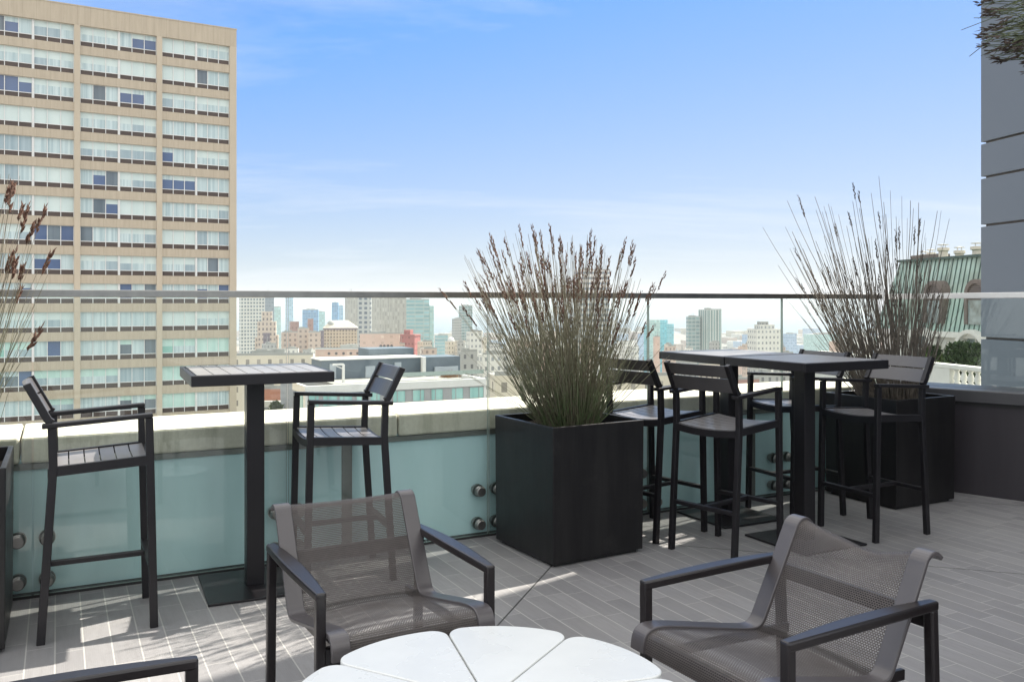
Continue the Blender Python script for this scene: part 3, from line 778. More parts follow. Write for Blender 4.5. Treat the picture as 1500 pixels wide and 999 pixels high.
def tower(name, label, u0, u1, vt, Y, mat, yaw=None, k=.7, cat='building', roof=None, extra=None, group=None, plant=True):
    yaw = ANG if yaw is None else R(yaw)
    cx, cy, w, d = fit(u0, u1, Y, yaw, k); z = zat(vt, Y); gz = terrain(cx, cy) - 3
    t = thing(name, label, cat, (cx, cy, gz), yaw, group); h = z - gz
    m = MB(); m.fbox(-w/2, w/2, -d/2, d/2, 0, h); m.build('block', [mat, roof or M['roof_pale']], t)
    rr = random.Random(int(u0 * 7 + Y))
    if plant:
        m = MB()
        for q in range(rr.choice((2, 3, 4, 5))):
            a = rr.uniform(-.35, .1) * w; b = rr.uniform(-.3, .1) * d; s = rr.uniform(.07, .26)
            m.box(a, a + w * s, b, b + d * s, h, h + rr.uniform(.015, .04) * w + 1)
        for q in range(rr.choice((0, 1, 2))):
            a = rr.uniform(-.3, .3) * w; m.box(a, a + .25, 0, .25, h, h + rr.uniform(2, 6))
        m.box(-w/2 + .01, w/2 - .01, -d/2 + .01, -d/2 + .4, h, h + .7)
        m.build('roof_plant', roof or M['roof_pale'], t)
    if extra:
        for nm, (x0, x1, y0, y1, z0, z1), mm in extra(w, d, h):
            m = MB(); m.fbox(x0, x1, y0, y1, z0, z1); m.build(nm, [mm, roof or M['roof_pale']], t)
    return t, w, d, h
f = facade
A = {}
A['grid_white'] = f('white_grid_tower', (.62, .60, .54), (.10, .13, .14), 3.0, 3.6, .62, .55)
A['slate'] = f('slate_slab', (.20, .235, .27), (.15, .18, .21), 3, 3.6, .7, .5)
A['deco'] = f('cream_stone', (.56, .45, .36), (.14, .11, .10), 2.6, 3.6, .42, .50)
A['palegreen'] = f('pale_green_glass', (.38, .52, .48), (.28, .45, .43), 3, 3.8, .7, .7)
A['paleblue'] = f('pale_blue_glass', (.40, .52, .58), (.22, .36, .46), 4, 3.8, .85, .75)
A['blue'] = f('blue_glass', (.16, .30, .44), (.08, .20, .36), 4, 3.8, .85, .75)
A['brownred'] = f('brown_brick', (.34, .19, .16), (.24, .14, .12), 3, 3.5, .4, .5)
A['beige'] = f('beige_stucco', (.52, .40, .32), (.20, .15, .13), 3.4, 3.5, .42, .45)
A['lattice'] = f('lattice_stone', (.50, .40, .28), (.17, .13, .10), 2.2, 2.4, .55, .55)
A['purple'] = f('plum_wall', (.16, .12, .15), (.10, .08, .10), 2.5, 3.4, .5, .5)
A['stone_col'] = f('grey_stone_windows', (.40, .41, .40), (.06, .085, .12), 4.2, 3.8, .55, .55)
A['plain_grey'] = f('plain_grey_slab', (.40, .39, .345), (.33, .32, .29), 2.4, 3.8, .5, .9)
A['tealglass'] = f('teal_glass', (.36, .46, .44), (.19, .34, .36), 9, 3.8, .92, .6)
A['red'] = f('red_pagoda', (.36, .115, .105), (.22, .07, .065), 3, 5, .5, .3)
A['pink'] = f('pink_stucco', (.58, .40, .32), (.50, .35, .28), 6, 4, .3, .4)
A['cream'] = f('cream_block', (.60, .54, .43), (.20, .18, .15), 3.2, 4.0, .32, .42)
A['white'] = f('white_block', (.66, .64, .58), (.24, .25, .25), 2.5, 3.3, .42, .42)
A['grey'] = f('grey_block', (.36, .355, .33), (.12, .12, .12), 2.6, 3.4, .36, .42)
A['bands'] = f('banded_tower', (.62, .62, .58), (.18, .22, .25), 30, 3.6, .98, .45)
A['cyan'] = f('cyan_glass', (.20, .46, .50), (.12, .36, .43), 3, 3.4, .8, .7)
A['stripes'] = f('striped_glass', (.46, .49, .45), (.12, .18, .17), 3.4, 60, .55, .98)
A['gridgrey'] = f('grey_glass_grid', (.34, .39, .37), (.13, .20, .20), 4, 3.8, .85, .7)
A['brick'] = f('brick_wall', (.42, .19, .12), (.36, .16, .10), 4, 4, .3, .3)
A['lightblue'] = f('pale_blue_block', (.36, .46, .60), (.26, .36, .50), 4, 3.8, .7, .6)

T = tower
T('office_tower', 'white office tower with a dense grid of dark windows next to the hotel edge', 350, 388, 431, 900, A['grid_white'], k=.4)
T('office_tower', 'slim slate dark tower behind the stepped cream building', 387.5, 401.5, 431, 940, A['slate'], k=.5)
def deco(w, d, h):
    yield 'shoulder', (-w*.64, -w*.2, -d*.35, d*.3, 0, h * .86), A['deco']
    yield 'shoulder', (w*.2, w*.64, -d*.35, d*.3, 0, h * .88), A['deco']
    yield 'crown_block', (-w*.28, w*.28, -d*.3, d*.3, h, h + 7), A['deco']
    yield 'slot_windows', (-w*.18, w*.18, -d*.5 - .25, -d*.5 + .05, h - 19, h - 8), A['purple']
T('stepped_building', 'stepped cream stone building with tall dark slot windows near its top', 377, 405, 471, 620, A['deco'], yaw=12, extra=deco, plant=False)
T('glass_tower', 'pale green tower peeping out right of the slim slate tower', 400, 411.5, 450, 1300, A['palegreen'])
T('glass_tower', 'narrow pale blue glass tower with a darker right edge', 418, 429.5, 436, 1500, A['paleblue'], k=1.0)
T('glass_tower', 'blue glass tower with a broad face above the brown red slabs', 443, 467, 454, 1300, A['blue'], yaw=8, k=.5)
T('office_block', 'pale block leaning out behind the broad blue tower', 464, 476, 457, 1350, A['palegreen'])
T('brick_slab', 'left of the two brown red brick slabs', 424, 438, 471, 720, A['brownred'], plant=False)
T('brick_slab', 'right and slimmer of the two brown red brick slabs', 450.5, 459, 467, 700, A['brownred'], plant=False)
T('hotel_block', 'beige block with a blank wall below the left brown slab', 412, 438, 487, 600, A['beige'], yaw=20)
T('hotel_block', 'beige block with dark top windows between the brown slabs', 436, 453, 481.5, 590, A['beige'], yaw=16)
T('hotel_block', 'beige block right of the one with dark top windows', 451, 470, 487, 585, A['beige'], yaw=16)
def hiproof(w, d, h):
    yield 'eave', (-w*.52, w*.52, -d*.54, d*.54, h - .4, h + .8), A['purple']
t, w, d, h = T('ornate_hall', 'ornate tan hall with latticed walls and a pale hipped roof', 474, 523, 482, 650, A['lattice'], yaw=10, k=.6, extra=hiproof, plant=False)
m = MB(); q = [(-w*.53, -d*.55), (w*.53, -d*.55), (w*.53, d*.55), (-w*.53, d*.55)]; q2 = [(-w*.30, -d*.15), (w*.22, -d*.15), (w*.22, d*.15), (-w*.30, d*.15)]
m.v = [(*p, h + .8) for p in q] + [(*p, h + 6.2) for p in q2]
for i in range(4): m.face([i, (i+1) % 4, 4 + (i+1) % 4, 4 + i])
m.face([4, 5, 6, 7]); m.build('hipped_roof', plain('pale_tile_roof', (.58, .52, .42), .8, var=.1, scale=.2), t)
m = MB(); m.lathe([(.1 + 3 * math.cos(a), 3.2 * math.sin(a)) for a in [k * math.pi / 12 for k in range(7)]], 16, c=(-w*.28, -d*.2, h + 3)); m.build('dome', M['roof_pale'], t)
T('plum_tower', 'narrow plum dark tower at the left end of the ornate hall', 468, 474.5, 484, 640, A['purple'], plant=False)
T('glass_tower', 'bright blue tower with a notched right shoulder left of the grey twin slabs', 486, 496.5, 443.5, 1400, A['blue'], yaw=5)
T('glass_tower', 'lower blue shoulder tower joined to the bright blue one', 495, 503.5, 448, 1420, A['paleblue'], yaw=5)
T('office_tower', 'beige tower with a blank side at the left of the big grey group', 505, 526, 433, 760, A['plain_grey'], k=.8)
T('office_tower', 'grey stone tower with columns of dark windows in the middle of the big group', 524, 544, 434, 700, A['stone_col'], yaw=6, k=.8)
T('office_tower', 'widest plain grey slab of the big group', 542, 595, 433, 820, A['plain_grey'], yaw=14, k=.5)
T('glass_tower', 'teal banded glass tower right of the widest grey slab', 593, 629, 439, 900, A['tealglass'], yaw=14, k=.5)
T('glass_tower', 'thin pale wing standing against the teal banded tower', 627.5, 635.5, 448, 905, A['palegreen'], plant=False)
def pagoda(w, d, h):
    yield 'upper_tier', (-w*.2, w*.16, -d*.25, d*.25, h, h + 3.6), A['red']
    yield 'roof_edge', (-w*.53, w*.53, -d*.53, d*.53, h - 1.2, h - .5), A['red']
T('red_building', 'red building with a stepped upper tier in front of the teal tower', 582, 616, 490, 700, A['red'], yaw=-20, roof=plain('red_roof', (.30, .13, .11), .8), extra=pagoda, plant=False)
t, w, d, h = T('pink_building', 'pink building with a row of four small dark windows', 527, 586, 489, 590, A['pink'], yaw=8, k=.5)
def holes(t, w, d, h, xs, z, r, name, flat=True):
    for x in xs:
        mm = MB(); mm.lathe([(r, -.15), (r, .12), (.05, .12)], 14, M=Matrix.Translation((x, -d/2, z)) @ Matrix.Rotation(R(90), 4, 'X')); mm.build(name, M['darkwin'], t)
M['darkwin'] = plain('dark_round_window', (.07, .05, .05), .4)
holes(t, w, d, h, [w * q for q in (.02, .11, .20, .29)], h - (507 - 489) * 590 / F, 1.0, 'window')
t, w, d, h = T('pink_hall', 'pink terracotta hall with a row of five large round windows', 462, 538, 511, 400, A['pink'], yaw=10, k=.35)
holes(t, w, d, h, [w * q for q in (-.24, -.10, .04, .18, .31)], h - 2.1, .62, 'round_window')
m = MB(); m.box(-w*.51, w*.51, -d*.53, d*.53, h - .2, h + .25); m.box(-w*.505, w*.505, -d*.52, -d*.5, h - 4.6, h - 4.2); m.build('cornice', M['off_white'], t)
T('low_block', 'low teal grey block in the gap right of the teal banded tower', 637, 656, 491, 1000, A['tealglass'])
t, w, d, h = T('domed_church', 'cream church with a small dome left of the slim grey apartment towers', 652, 669, 500, 800, A['cream'], plant=False)
m = MB(); m.lathe([(w*.36 * math.cos(a) + .05, w*.42 * math.sin(a)) for a in [k * math.pi / 14 for k in range(8)]], 18, c=(0, 0, h)); m.build('dome', M['off_white'], t)
T('apartment_tower', 'slim grey apartment tower, lower of the pair behind the grass', 662, 676, 467, 1100, A['grey'])
T('apartment_tower', 'taller greenish apartment tower of the pair behind the grass', 672, 692, 448, 1150, A['gridgrey'])
T('white_block', 'plain white block directly below the taller greenish apartment tower', 683, 706, 486, 500, A['white'])
T('grey_flats', 'grey flats with small paired windows beside the dark rooftop stair block', 671, 699, 515, 300, A['grey'], k=.5)
T('grey_flats', 'pale flats right of the grey flats, partly behind the grass', 698, 748, 519, 310, A['white'], k=.5)
T('cream_block', 'long cream building with a cornice and a row of small windows beyond the bar table', 338, 461, 520.5, 260, A['cream'], yaw=8, k=.25)
T('white_tower', 'tall white banded tower rising behind the seed heads above the railing', 841, 893, 396, 600, A['bands'], yaw=10, k=.6)
T('glass_tower', 'left low wing of the cyan glass group', 943, 951, 476, 1190, A['cyan'], plant=False)
T('glass_tower', 'pale concrete faced tower of the cyan group', 950, 967, 468.5, 1180, A['palegreen'], yaw=5, plant=False)
T('glass_tower', 'brightest cyan tower of the cyan group', 965, 978, 468.5, 1200, A['cyan'], yaw=5, plant=False)
T('glass_tower', 'rightmost and lower cyan tower of the cyan group', 976, 987, 474.5, 1185, A['cyan'], yaw=5, plant=False)
T('low_block', 'small blue block left of the cyan glass group', 934, 944, 489, 1500, A['lightblue'])
T('office_tower', 'grey green glass grid tower attached left of the striped tower', 1005, 1026, 464, 905, A['gridgrey'], yaw=4, k=.6)
T('office_tower', 'tallest vertically striped tower right of the cyan group', 1023, 1057, 453.5, 900, A['stripes'], yaw=24, k=.9)
def oct_(w, d, h):
    yield 'penthouse', (-w*.3, w*.32, -d*.3, d*.3, h, h + 2.6), A['white']
    yield 'lift_tower', (-w*.22, w*.10, -d*.2, d*.2, h + 2.6, h + 4.4), A['grey']
T('white_block', 'broad white building with many small windows and a stepped top right of the striped tower', 1095, 1144, 482, 520, A['white'], yaw=14, k=.7, extra=oct_, plant=False)
T('low_block', 'small blue slab left of the broad white building', 1087, 1095, 490, 1300, A['lightblue'])
T('low_block', 'blue block right of the broad white building', 1147, 1167, 489, 1250, A['lightblue'])
T('low_block', 'pale teal block behind the corner grass', 1177, 1232, 490, 1600, A['palegreen'])
T('brick_building', 'low red brick building seen below the edge of the single bar table', 378, 424, 570, 175, A['brick'], yaw=8, k=.4)
T('shed', 'pale grey flat shed in front of the low red brick building', 378, 411, 588, 150, A['white'], yaw=8, k=.4, plant=False)
T('cream_block', 'cream wall with small dark windows right of the grey office', 713, 860, 549, 150, A['cream'], yaw=14, k=.4)
T('cream_block', 'cream building with few small windows between the middle planter and the stools', 862, 985, 551, 190, A['cream'], yaw=12, k=.4)
T('brown_block', 'brown grey house block seen under the paired tables', 1062, 1112, 556, 240, A['brownred'], yaw=20, k=.5)
T('grey_flats', 'grey terrace of flats seen under the paired tables behind the armrest', 1096, 1180, 548, 300, A['grey'], yaw=10, k=.5)
T('white_block', 'pale flats low behind the corner planter', 1150, 1290, 530, 420, A['white'], yaw=16, k=.4)

# nearer low blocks, one by one
rng = random.Random(12)
A['cream2'] = f('cream_small_windows', (.58, .50, .40), (.17, .15, .13), 2.1, 3.2, .36, .40)
A['white2'] = f('white_bay_windows', (.64, .62, .57), (.22, .23, .24), 1.9, 3.1, .55, .38)
pal = [(A['cream2'], 'cream'), (A['white2'], 'white'), (A['cream'], 'cream'), (A['white'], 'white'), (A['grey'], 'grey'), (A['beige'], 'beige'), (A['pink'], 'pinkish')]
for i in range(84):
    Y = rng.uniform(330, 1000); u = rng.uniform(345, 1300)
    vt = 442 + (rng.uniform(50, 68) + 26 * max(0, (650 - Y) / 320)) ; wpx = rng.uniform(9, 22) * 600 / Y
    mt, cn = pal[rng.randrange(7)]
    T('city_block', f'low {cn} flat roofed block in the crowd of downtown roofs', u, u + wpx, vt, Y, mt, yaw=rng.choice((27, 27, 10, -18, 40)), k=rng.uniform(.5, 1.1), group=f'low {cn} downtown blocks')
# the far low city reads as one mass
m = MB(); mats = [A['cream'], A['white'], A['grey'], A['beige'], A['lightblue'], M['roof_pale']]
for i in range(900):
    Y = 1000 + 2300 * rng.random() ** .8; x = rng.uniform(-.42, .62) * Y; w = rng.uniform(12, 45); d = rng.uniform(12, 40); h = rng.uniform(7, 18) if rng.random() < .85 else rng.uniform(18, 42)
    g0 = terrain(x, Y); Mx = Matrix.Translation((x, Y, g0 - 2)) @ Matrix.Rotation(rng.choice((ANG, ANG, -.3)), 4, 'Z')
    m.fbox(-w/2, w/2, -d/2, d/2, 0, h + 2, rng.randrange(5), 5, M=Mx)
fc = m.build('far_city', mats); tag(fc, 'far low rise city blocks fading into the haze', 'city', kind='stuff')

# ------------------------------------------------------------------ copper mansard building, terrace and hedge
CD = Vector((.19, -.982, 0)).normalized(); CANG = math.atan2(CD.y, CD.x); CO = Vector((25.8, 62.4, 0))
n = NT('verdigris_copper'); o = n.coord(); st = n.noise(o, .8, 5, .7, stretch=(5, 5, .35)); f2 = n.noise(o, .5, 3)
c = n.mix(n.ramp(st, .3, .7), (.25, .37, .32), (.43, .55, .48)); c = n.mix(n.math('MULTIPLY', n.ramp(f2, .5, .7), .5), c, (.17, .17, .12))
M['copper'] = n.fin(c, .6); M['copper_dark'] = plain('dark_copper_seam', (.055, .09, .075), .6)
M['stone_white'] = plain('white_stone', (.62, .61, .56), .75, var=.08, scale=1.5)
M['brown_arch'] = plain('brown_stone_arch', (.135, .112, .096), .7)
CB = thing('mansard_building', 'white stone building with a steep green copper mansard roof and arched dormers', 'building', CO, CANG)
z0, z1, LX, DY = -.45, 4.15, 19.0, 15.0
m = MB(); m.box(0.3, LX, .35, DY, -40, z0); m.build('wall', M['stone_white'], CB)
b4 = [(0, 0), (LX, 0), (LX, DY), (0, DY)]; t4 = [(1.55, .95), (LX - .9, .95), (LX - .9, DY - .9), (1.55, DY - .9)]
m = MB(); m.v = [(*p, z0) for p in b4] + [(*p, z1) for p in t4]
for i in range(4): m.face([i, (i+1) % 4, 4 + (i+1) % 4, 4 + i], 0)
m.face([4, 5, 6, 7], 0); m.face([3, 2, 1, 0], 0)
x = .25
while x < LX - .4:                                      # standing seams of the roof
    top = z1 if x > 1.55 else z0 + (z1 - z0) * x / 1.55
    fr_ = (top - z0) / (z1 - z0); m.bar((x, -.02, z0), (x, .95 * fr_ - .02, top), .045, .06, 1, up=(0, -1, .2)); x += .42
m.build('mansard_roof', [M['copper'], M['copper_dark']], CB)
m = MB(); m.box(1.35, LX - .8, .75, DY - .8, z1, z1 + .16); m.build('roof_curb', M['copper_dark'], CB)
m = MB(); m.box(-.15, LX, -.15, .3, z0 - .35, z0); m.build('cornice', M['stone_white'], CB)
def arch(cx, r, z, zb, ri, y0, y1, n=14):
    """upright ring-arch in the local x-z plane between depths y0,y1"""
    m = MB(); out = [(r, zb - z)] + [(r * math.cos(a), r * math.sin(a)) for a in [k * math.pi / n for k in range(n + 1)]] + [(-r, zb - z)]
    inn = [(ri, zb - z)] + [(ri * math.cos(a), ri * math.sin(a)) for a in [k * math.pi / n for k in range(n + 1)]] + [(-ri, zb - z)]
    N = len(out)
    for y in (y0, y1):
        for L_ in (out, inn):
            for px, pz in L_: m.v.append((cx + px, y, z + pz))
    for i in range(N - 1):
        m.face([i, i+1, N+i+1, N+i]); m.face([2*N+i, 3*N+i, 3*N+i+1, 2*N+i+1])
        m.face([i, 2*N+i, 2*N+i+1, i+1]); m.face([N+i, N+i+1, 3*N+i+1, 3*N+i])
    m.face([0, N, 3*N, 2*N]); m.face([N-1, 3*N-1, 4*N-1, 2*N-1]); return m
def archfill(cx, r, z, zb, y0, n=14):
    m = MB(); m.quad([(cx + r, y0, zb)] + [(cx + r * math.cos(a), y0, z + r * math.sin(a)) for a in [k * math.pi / n for k in range(n + 1)]] + [(cx - r, y0, zb)]); return m
n = NT('louvred_window'); zz = n.sep(n.coord())[2]; M['louvre'] = n.fin(n.mix(n.math('GREATER_THAN', n.math('FRACT', n.math('MULTIPLY', zz, 9)), .5), (.06, .05, .045), (.13, .11, .095)), .6)
M['pale_pane'] = plain('reflecting_pane', (.20, .24, .24), .12, var=.6, scale=1.2)
for uc in (1368, 1430, 1520):
    s_ = line_t(uc, CO, CD)
    d = arch(s_, .92, 1.85, z0 + .5, .66, -.12, 1.0).build('dormer', M['brown_arch'], CB)
    archfill(s_, .67, 1.85, 1.5, -.02).build('louvre', M['louvre'], d)
    m = MB(); m.box(s_ - .66, s_ + .66, -.02, .8, z0 + .5, 1.5); m.build('pane', M['pale_pane'], d)
for uc in (1352, 1425, 1500):
    s_ = line_t(uc, CO, CD) + .1
    a_ = arch(s_, 1.30, -1.55, -5, 1.06, -.42, .36).build('arched_window', M['stone_white'], CB)
    archfill(s_, 1.07, -1.55, -5, .2).build('pane', M['pale_pane'], a_)
    m = MB(); m.box(s_ - .05, s_ + .05, .1, .19, -5, -.5); m.box(s_ - 1, s_ + 1, .1, .19, -1.7, -1.58); m.build('frame', M['stone_white'], a_)
M['terracotta'] = plain('buff_chimney', (.62, .56, .46), .8, var=.08)
for (ua, ub, vt, yy) in ((1376.5, 1387, 363, 3.0), (1400.5, 1410.5, 367, 3.0), (1426, 1440, 361, 3.0), (1349, 1357, 373, 5.5), (1360, 1368, 370, 5.5)):
    P = CO + Vector((.982, .19, 0)) * yy; a, b = line_t(ua, P, CD), line_t(ub, P, CD); Yc = (P + CD * (a + b) / 2).y; zt = zat(vt, Yc); r = abs(b - a) / 2; mid = (a + b) / 2
    m = MB(); m.lathe([(r * .85, z1 - .2), (r * .8, zt - .25), (r * 1.08, zt - .2), (r * 1.08, zt - .02), (r * .7, zt)], 14, c=(mid, yy, 0))
    c_ = m.build('chimney', M['terracotta'], CB)
    m = MB(); m.lathe([(r * 1.0, zt + .18), (r * 1.0, zt + .22), (.02, zt + .25)], 14, c=(mid, yy, 0))
    for q in (-1, 1): m.bar((mid + q * r * .6, yy, zt - .02), (mid + q * r * .6, yy, zt + .19), .03, .03)
    m.build('chimney_cap', M['stone_white'], c_)
P = CO + Vector((.982, .19, 0)) * 4.2; a, b = line_t(1338, P, CD), line_t(1377, P, CD)
m = MB(); m.box(min(a, b), max(a, b), 4, 5, z1 + .2, z1 + .65); m.build('roof_plant', M['brown_arch'], CB)
# balustraded terrace in front of it
BO = Vector(((1360 - CX) / F * 39, 39, 0)) - CD * .0
BL = thing('balustrade', 'white stone balustrade with bulging balusters in front of the conifer hedge', 'balustrade', BO, CANG)
zt, zb = zat(530, 39), zat(563, 39)
m = MB(); m.box(-9, 7, -.22, .22, zt - .18, zt); m.build('rail', M['stone_white'], BL, .02)
m = MB(); m.box(-9, 7, -.22, .22, zb - .1, zb + .2); m.build('base', M['stone_white'], BL, .02)
for a, b in ((-9, 1.62), (5.4, 7)):
    m = MB(); m.box(a, b, -.19, .19, zb + .2, zt - .18); m.build('pedestal', M['stone_white'], BL)
hh = zt - .18 - zb - .2
for k in range(9):
    x = 1.86 + .41 * k
    m = MB(); m.lathe([(.13, 0), (.13, hh*.1), (.08, hh*.16), (.15, hh*.36), (.14, hh*.46), (.08, hh*.78), (.075, hh*.84), (.12, hh*.9), (.12, hh)], 14, c=(x, 0, zb + .2)); m.build('baluster', M['stone_white'], BL, smooth=True)
m = MB(); m.box(-9, 9, -.3, 26, -40, zb - .1); tb_ = m.build('terrace_block', M['stone_white']); tb_.location = BO; tb_.rotation_euler = (0, 0, CANG)
tag(tb_, 'pale stone terrace block carrying the balustrade and the conifer hedge', 'terrace')
n = NT('conifer_foliage'); nz = n.noise(n.coord(), 3.0, 3); M['conifer'] = n.fin(n.mix(n.ramp(nz, .35, .65), (.014, .032, .012), (.050, .085, .030)), .8)
M['shrub'] = plain('bright_shrub', (.085, .13, .035), .8, var=.4, scale=3)
def shrub(name, lab, P, h, w, mat, seed, leaf=.10, N=1100, cat='shrub', group=None, cone=True):
    rr = random.Random(seed); t = thing(name, lab, cat, P, 0, group); m = MB()
    for k in range(N):
        f = rr.random(); a = rr.uniform(0, 2 * math.pi); prof = (1 - f) ** .6 * (.65 + .35 * min(1, f * 6)) if cone else math.sin(math.pi * min(1, .15 + f * .85)) ** .6
        q = rr.uniform(.55, 1.05) * w / 2 * prof * (1 + .18 * math.sin(a * 3 + f * 9 + seed))
        p = Vector((math.cos(a) * q, math.sin(a) * q, f * h)); s_ = leaf * rr.uniform(.6, 1.4)
        d = Vector((math.cos(a) * .6 + rr.gauss(0, .4), math.sin(a) * .6 + rr.gauss(0, .4), rr.uniform(.2, 1))).normalized(); sx = d.cross(Vector((rr.gauss(0, 1), rr.gauss(0, 1), rr.gauss(0, 1)))).normalized()
        m.quad([p - sx * s_ * .4, p + sx * s_ * .4, p + sx * s_ * .25 + d * s_ * 1.4, p - sx * s_ * .1 + d * s_ * 1.7])
    m.build('foliage', mat, t)
    m = MB(); m.tube([(0, 0, -.1), (.02, 0, h * .5), (0, .02, h * .85)], [w * .05, w * .035, w * .01], 7); m.build('trunk', M['brown_arch'], t)
GH = 'conifers of the hedge behind the balustrade'
for i, (u, v, w, mm) in enumerate(((1358, 507, .95, 'shrub'), (1371, 505, 1.1, 'conifer'), (1394, 502, 1.15, 'conifer'), (1405, 500, 1.2, 'conifer'), (1417, 501, 1.2, 'conifer'), (1431, 502, 1.1, 'conifer'), (1382, 519, .8, 'shrub'))):
    Y = 41.5 - (u - 1360) * .03; z = zat(v, Y); P = Vector(((u - CX) / F * Y, Y, zb - .1))
    shrub('conifer' if mm == 'conifer' else 'shrub', ['light green shrub at the left end of the balustrade hedge', 'dark conifer standing apart at the left of the hedge', 'dark conifer, left end of the dense hedge block', 'dark conifer, second in the dense hedge block', 'dark conifer, third in the dense hedge block', 'dark conifer next to the panelled building', 'low bright shrub between the conifers'][i], P, z - zb, w, M[mm], 40 + i, N=900, cat='conifer' if mm == 'conifer' else 'shrub', group=GH if mm == 'conifer' else None)
Y = 140; P = Vector(((404 - CX) / F * Y, Y, zat(606, Y)))
shrub('small_tree', 'small street tree by the pale shed below the single bar table', P, zat(589, Y) - zat(606, Y), 1.9, M['shrub'], 77, leaf=.22, N=700, cat='tree', cone=False)

# ------------------------------------------------------------------ ground, water, hills
M['land'] = plain('city_ground', (.20, .19, .17), .9, var=.25, scale=.02)
m = MB(); xs = [-2600 + 160 * i for i in range(38)]; ys = [-260 + 90 * i for i in range(52)]
for y in ys:
    for x in xs: m.v.append((x, y, terrain(x, y)))
nx = len(xs)
for j in range(len(ys) - 1):
    for i in range(nx - 1): q = j * nx + i; m.face([q, q + 1, q + nx + 1, q + nx])
tag(m.build('ground', M['land'], smooth=True), kind='structure')
n = NT('bay_water'); n.bump(n.noise(n.coord(), .05, 3), .2, 1.0); M['water'] = n.fin((.10, .15, .17), .25)
m = MB(); m.quad([(-15500, -380, -136), (15500, -380, -136), (15500, 24500, -136), (-15500, 24500, -136)])
tag(m.build('water', M['water']), kind='structure')
M['hill'] = plain('far_hill', (.11, .13, .09), .9, var=.3, scale=.002)
m = MB(); NX, NY = 90, 8; rh = random.Random(2); ph = [rh.uniform(0, 6) for _ in range(5)]
for j in range(NY + 1):
    for i in range(NX + 1):
        x = -8000 + 16000 * i / NX; p = math.sin(math.pi * j / NY)
        hgt = 78 + 28 * math.sin(x * .0009 + ph[0]) + 20 * math.sin(x * .0021 + ph[1]) + 9 * math.sin(x * .0052 + ph[2])
        m.v.append((x, 11500 + 2200 * j / NY, -140 + max(0, hgt) * p))
for j in range(NY):
    for i in range(NX): q = j * (NX + 1) + i; m.face([q, q + 1, q + NX + 2, q + NX + 1])
tag(m.build('hills', M['hill'], smooth=True), kind='structure')

# ------------------------------------------------------------------ haze
n = NT('haze_air'); n.n.remove(n.b)
pv = n.new('ShaderNodeVolumePrincipled'); pv.inputs['Density'].default_value = 1.6e-4; pv.inputs['Color'].default_value = (.62, .65, .69, 1); pv.inputs['Anisotropy'].default_value = .1
n.link(pv.outputs[0], n.out.inputs['Volume'])
m = MB(); m.box(-16000, 16000, -400, 25000, -190, 37)
tag(m.build('haze', n.mat), 'pale haze over the city', kind='stuff')

# ------------------------------------------------------------------ light
SUN_OFF, SUN_EL = R(13.5), R(41)
az = ANG + SUN_OFF                                     # direction towards the sun, angle from +X
sv = Vector((math.cos(az) * math.cos(SUN_EL), math.sin(az) * math.cos(SUN_EL), math.sin(SUN_EL)))
L = bpy.data.lights.new('sun', 'SUN'); L.energy = 5.0; L.angle = R(.53); L.color = (1, .93, .82)
lo = bpy.data.objects.new('sun', L); COL.objects.link(lo); lo.rotation_euler = sv.to_track_quat('Z', 'Y').to_euler(); lo.location = (20, 20, 30)
W = bpy.data.worlds.new('World'); S.world = W; W.use_nodes = True; nt = W.node_tree; nn = nt.nodes; bg = nn['Background']
sky = nn.new('ShaderNodeTexSky'); sky.sky_type = 'NISHITA'; sky.sun_disc = False; sky.sun_elevation = SUN_EL; sky.sun_rotation = math.pi / 2 - az
sky.altitude = 100; sky.air_density = .6; sky.dust_density = 0; sky.ozone_density = 3.2
bg.inputs['Strength'].default_value = .12
tc = nn.new('ShaderNodeTexCoord'); sp = nn.new('ShaderNodeSeparateXYZ'); nt.links.new(tc.outputs['Generated'], sp.inputs[0])
def wm(op, a, b):
    q = nn.new('ShaderNodeMath'); q.operation = op
    for i, v in enumerate((a, b)):
        if hasattr(v, 'links'): nt.links.new(v, q.inputs[i])
        else: q.inputs[i].default_value = v
    return q.outputs[0]
zc = wm('ADD', wm('MAXIMUM', sp.outputs[2], 0.0), .12)
cb = nn.new('ShaderNodeCombineXYZ'); nt.links.new(wm('DIVIDE', sp.outputs[0], zc), cb.inputs[0]); nt.links.new(wm('DIVIDE', sp.outputs[1], zc), cb.inputs[1])
mp = nn.new('ShaderNodeMapping'); nt.links.new(cb.outputs[0], mp.inputs[0]); mp.inputs['Rotation'].default_value = (0, 0, R(20)); mp.inputs['Scale'].default_value = (.35, .8, 1); mp.inputs['Location'].default_value = (3.2, 1.7, 0)
nz = nn.new('ShaderNodeTexNoise'); nt.links.new(mp.outputs[0], nz.inputs[0]); nz.inputs['Scale'].default_value = .9; nz.inputs['Detail'].default_value = 7; nz.inputs['Roughness'].default_value = .62; nz.inputs['Distortion'].default_value = .4
mr = nn.new('ShaderNodeMapRange'); nt.links.new(nz.outputs[0], mr.inputs[0]); mr.inputs[1].default_value = .50; mr.inputs[2].default_value = .74; mr.inputs[4].default_value = .62
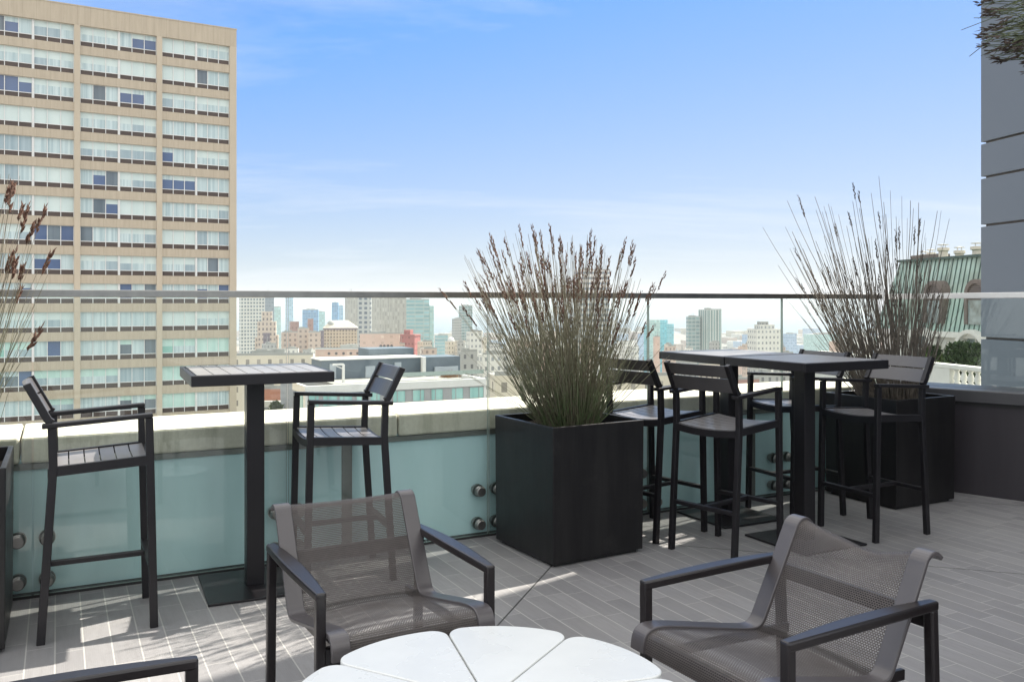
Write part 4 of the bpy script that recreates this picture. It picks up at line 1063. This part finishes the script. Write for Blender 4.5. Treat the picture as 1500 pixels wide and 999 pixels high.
# soften the very bright horizon and let it pale towards white: L -> Lmax L / (L + k), chroma ~ 1 / L
bw = nn.new('ShaderNodeRGBToBW'); nt.links.new(sky.outputs[0], bw.inputs[0])
def vm(op, a, b=None, sc=None):
    q = nn.new('ShaderNodeVectorMath'); q.operation = op
    for i_, v in ((0, a), (1, b)):
        if v is not None: nt.links.new(v, q.inputs[i_])
    if sc is not None: nt.links.new(sc, q.inputs['Scale'])
    return q.outputs[0]
gv = nn.new('ShaderNodeCombineXYZ')
for i_ in range(3): nt.links.new(bw.outputs[0], gv.inputs[i_])
sat = wm('MINIMUM', wm('DIVIDE', 2.75, bw.outputs[0]), 1.3)
cc = vm('ADD', gv.outputs[0], vm('SCALE', vm('SUBTRACT', sky.outputs[0], gv.outputs[0]), sc=sat))
vs_out = vm('SCALE', cc, sc=wm('DIVIDE', 3.95, wm('ADD', bw.outputs[0], 3.6)))
mx = nn.new('ShaderNodeMix'); mx.data_type = 'RGBA'; nt.links.new(mr.outputs[0], mx.inputs[0]); nt.links.new(vs_out, mx.inputs[6]); mx.inputs[7].default_value = (2.9, 3.1, 3.35, 1)
# unseen bright cloud added overhead and behind to lift the shade
def sstep(v, a, b):
    q = nn.new('ShaderNodeMapRange'); q.interpolation_type = 'SMOOTHSTEP'; nt.links.new(v, q.inputs[0]); q.inputs[1].default_value = a; q.inputs[2].default_value = b; return q.outputs[0]
up = sstep(sp.outputs[2], .36, .60)
bk = wm('MULTIPLY', sstep(sp.outputs[2], .02, .30), sstep(wm('MULTIPLY', sp.outputs[1], -1.0), .0, .35))
n2 = nn.new('ShaderNodeTexNoise'); nt.links.new(cb.outputs[0], n2.inputs[0]); n2.inputs['Scale'].default_value = 1.6; n2.inputs['Detail'].default_value = 5
fill_deck = wm('MULTIPLY', wm('MAXIMUM', up, bk), sstep(n2.outputs[0], .22, .55))
m2 = nn.new('ShaderNodeMix'); m2.data_type = 'RGBA'; nt.links.new(fill_deck, m2.inputs[0]); nt.links.new(mx.outputs[2], m2.inputs[6]); m2.inputs[7].default_value = (6.6, 6.5, 6.3, 1)
mx = m2
nt.links.new(mx.outputs[2], bg.inputs[0])

# ------------------------------------------------------------------ camera and render
cam = bpy.data.cameras.new('camera'); co = bpy.data.objects.new('camera', cam); COL.objects.link(co)
co.location = (0, 0, HC); co.rotation_euler = (R(90), 0, 0); cam.sensor_width = 36; cam.lens = 36 * F / 1500
cam.shift_y = (H0 - 499.5) / 1500; cam.clip_start = .05; cam.clip_end = 60000
S.camera = co
S.view_settings.view_transform = 'Standard'; S.view_settings.look = 'None'; S.view_settings.exposure = 1.38; S.view_settings.gamma = 1
S.render.engine = 'CYCLES'; C = S.cycles
C.use_denoising = True; C.max_bounces = 8; C.diffuse_bounces = 3; C.glossy_bounces = 3; C.transparent_max_bounces = 24; C.volume_bounces = 1
C.sample_clamp_indirect = 8; C.caustics_reflective = False; C.caustics_refractive = False
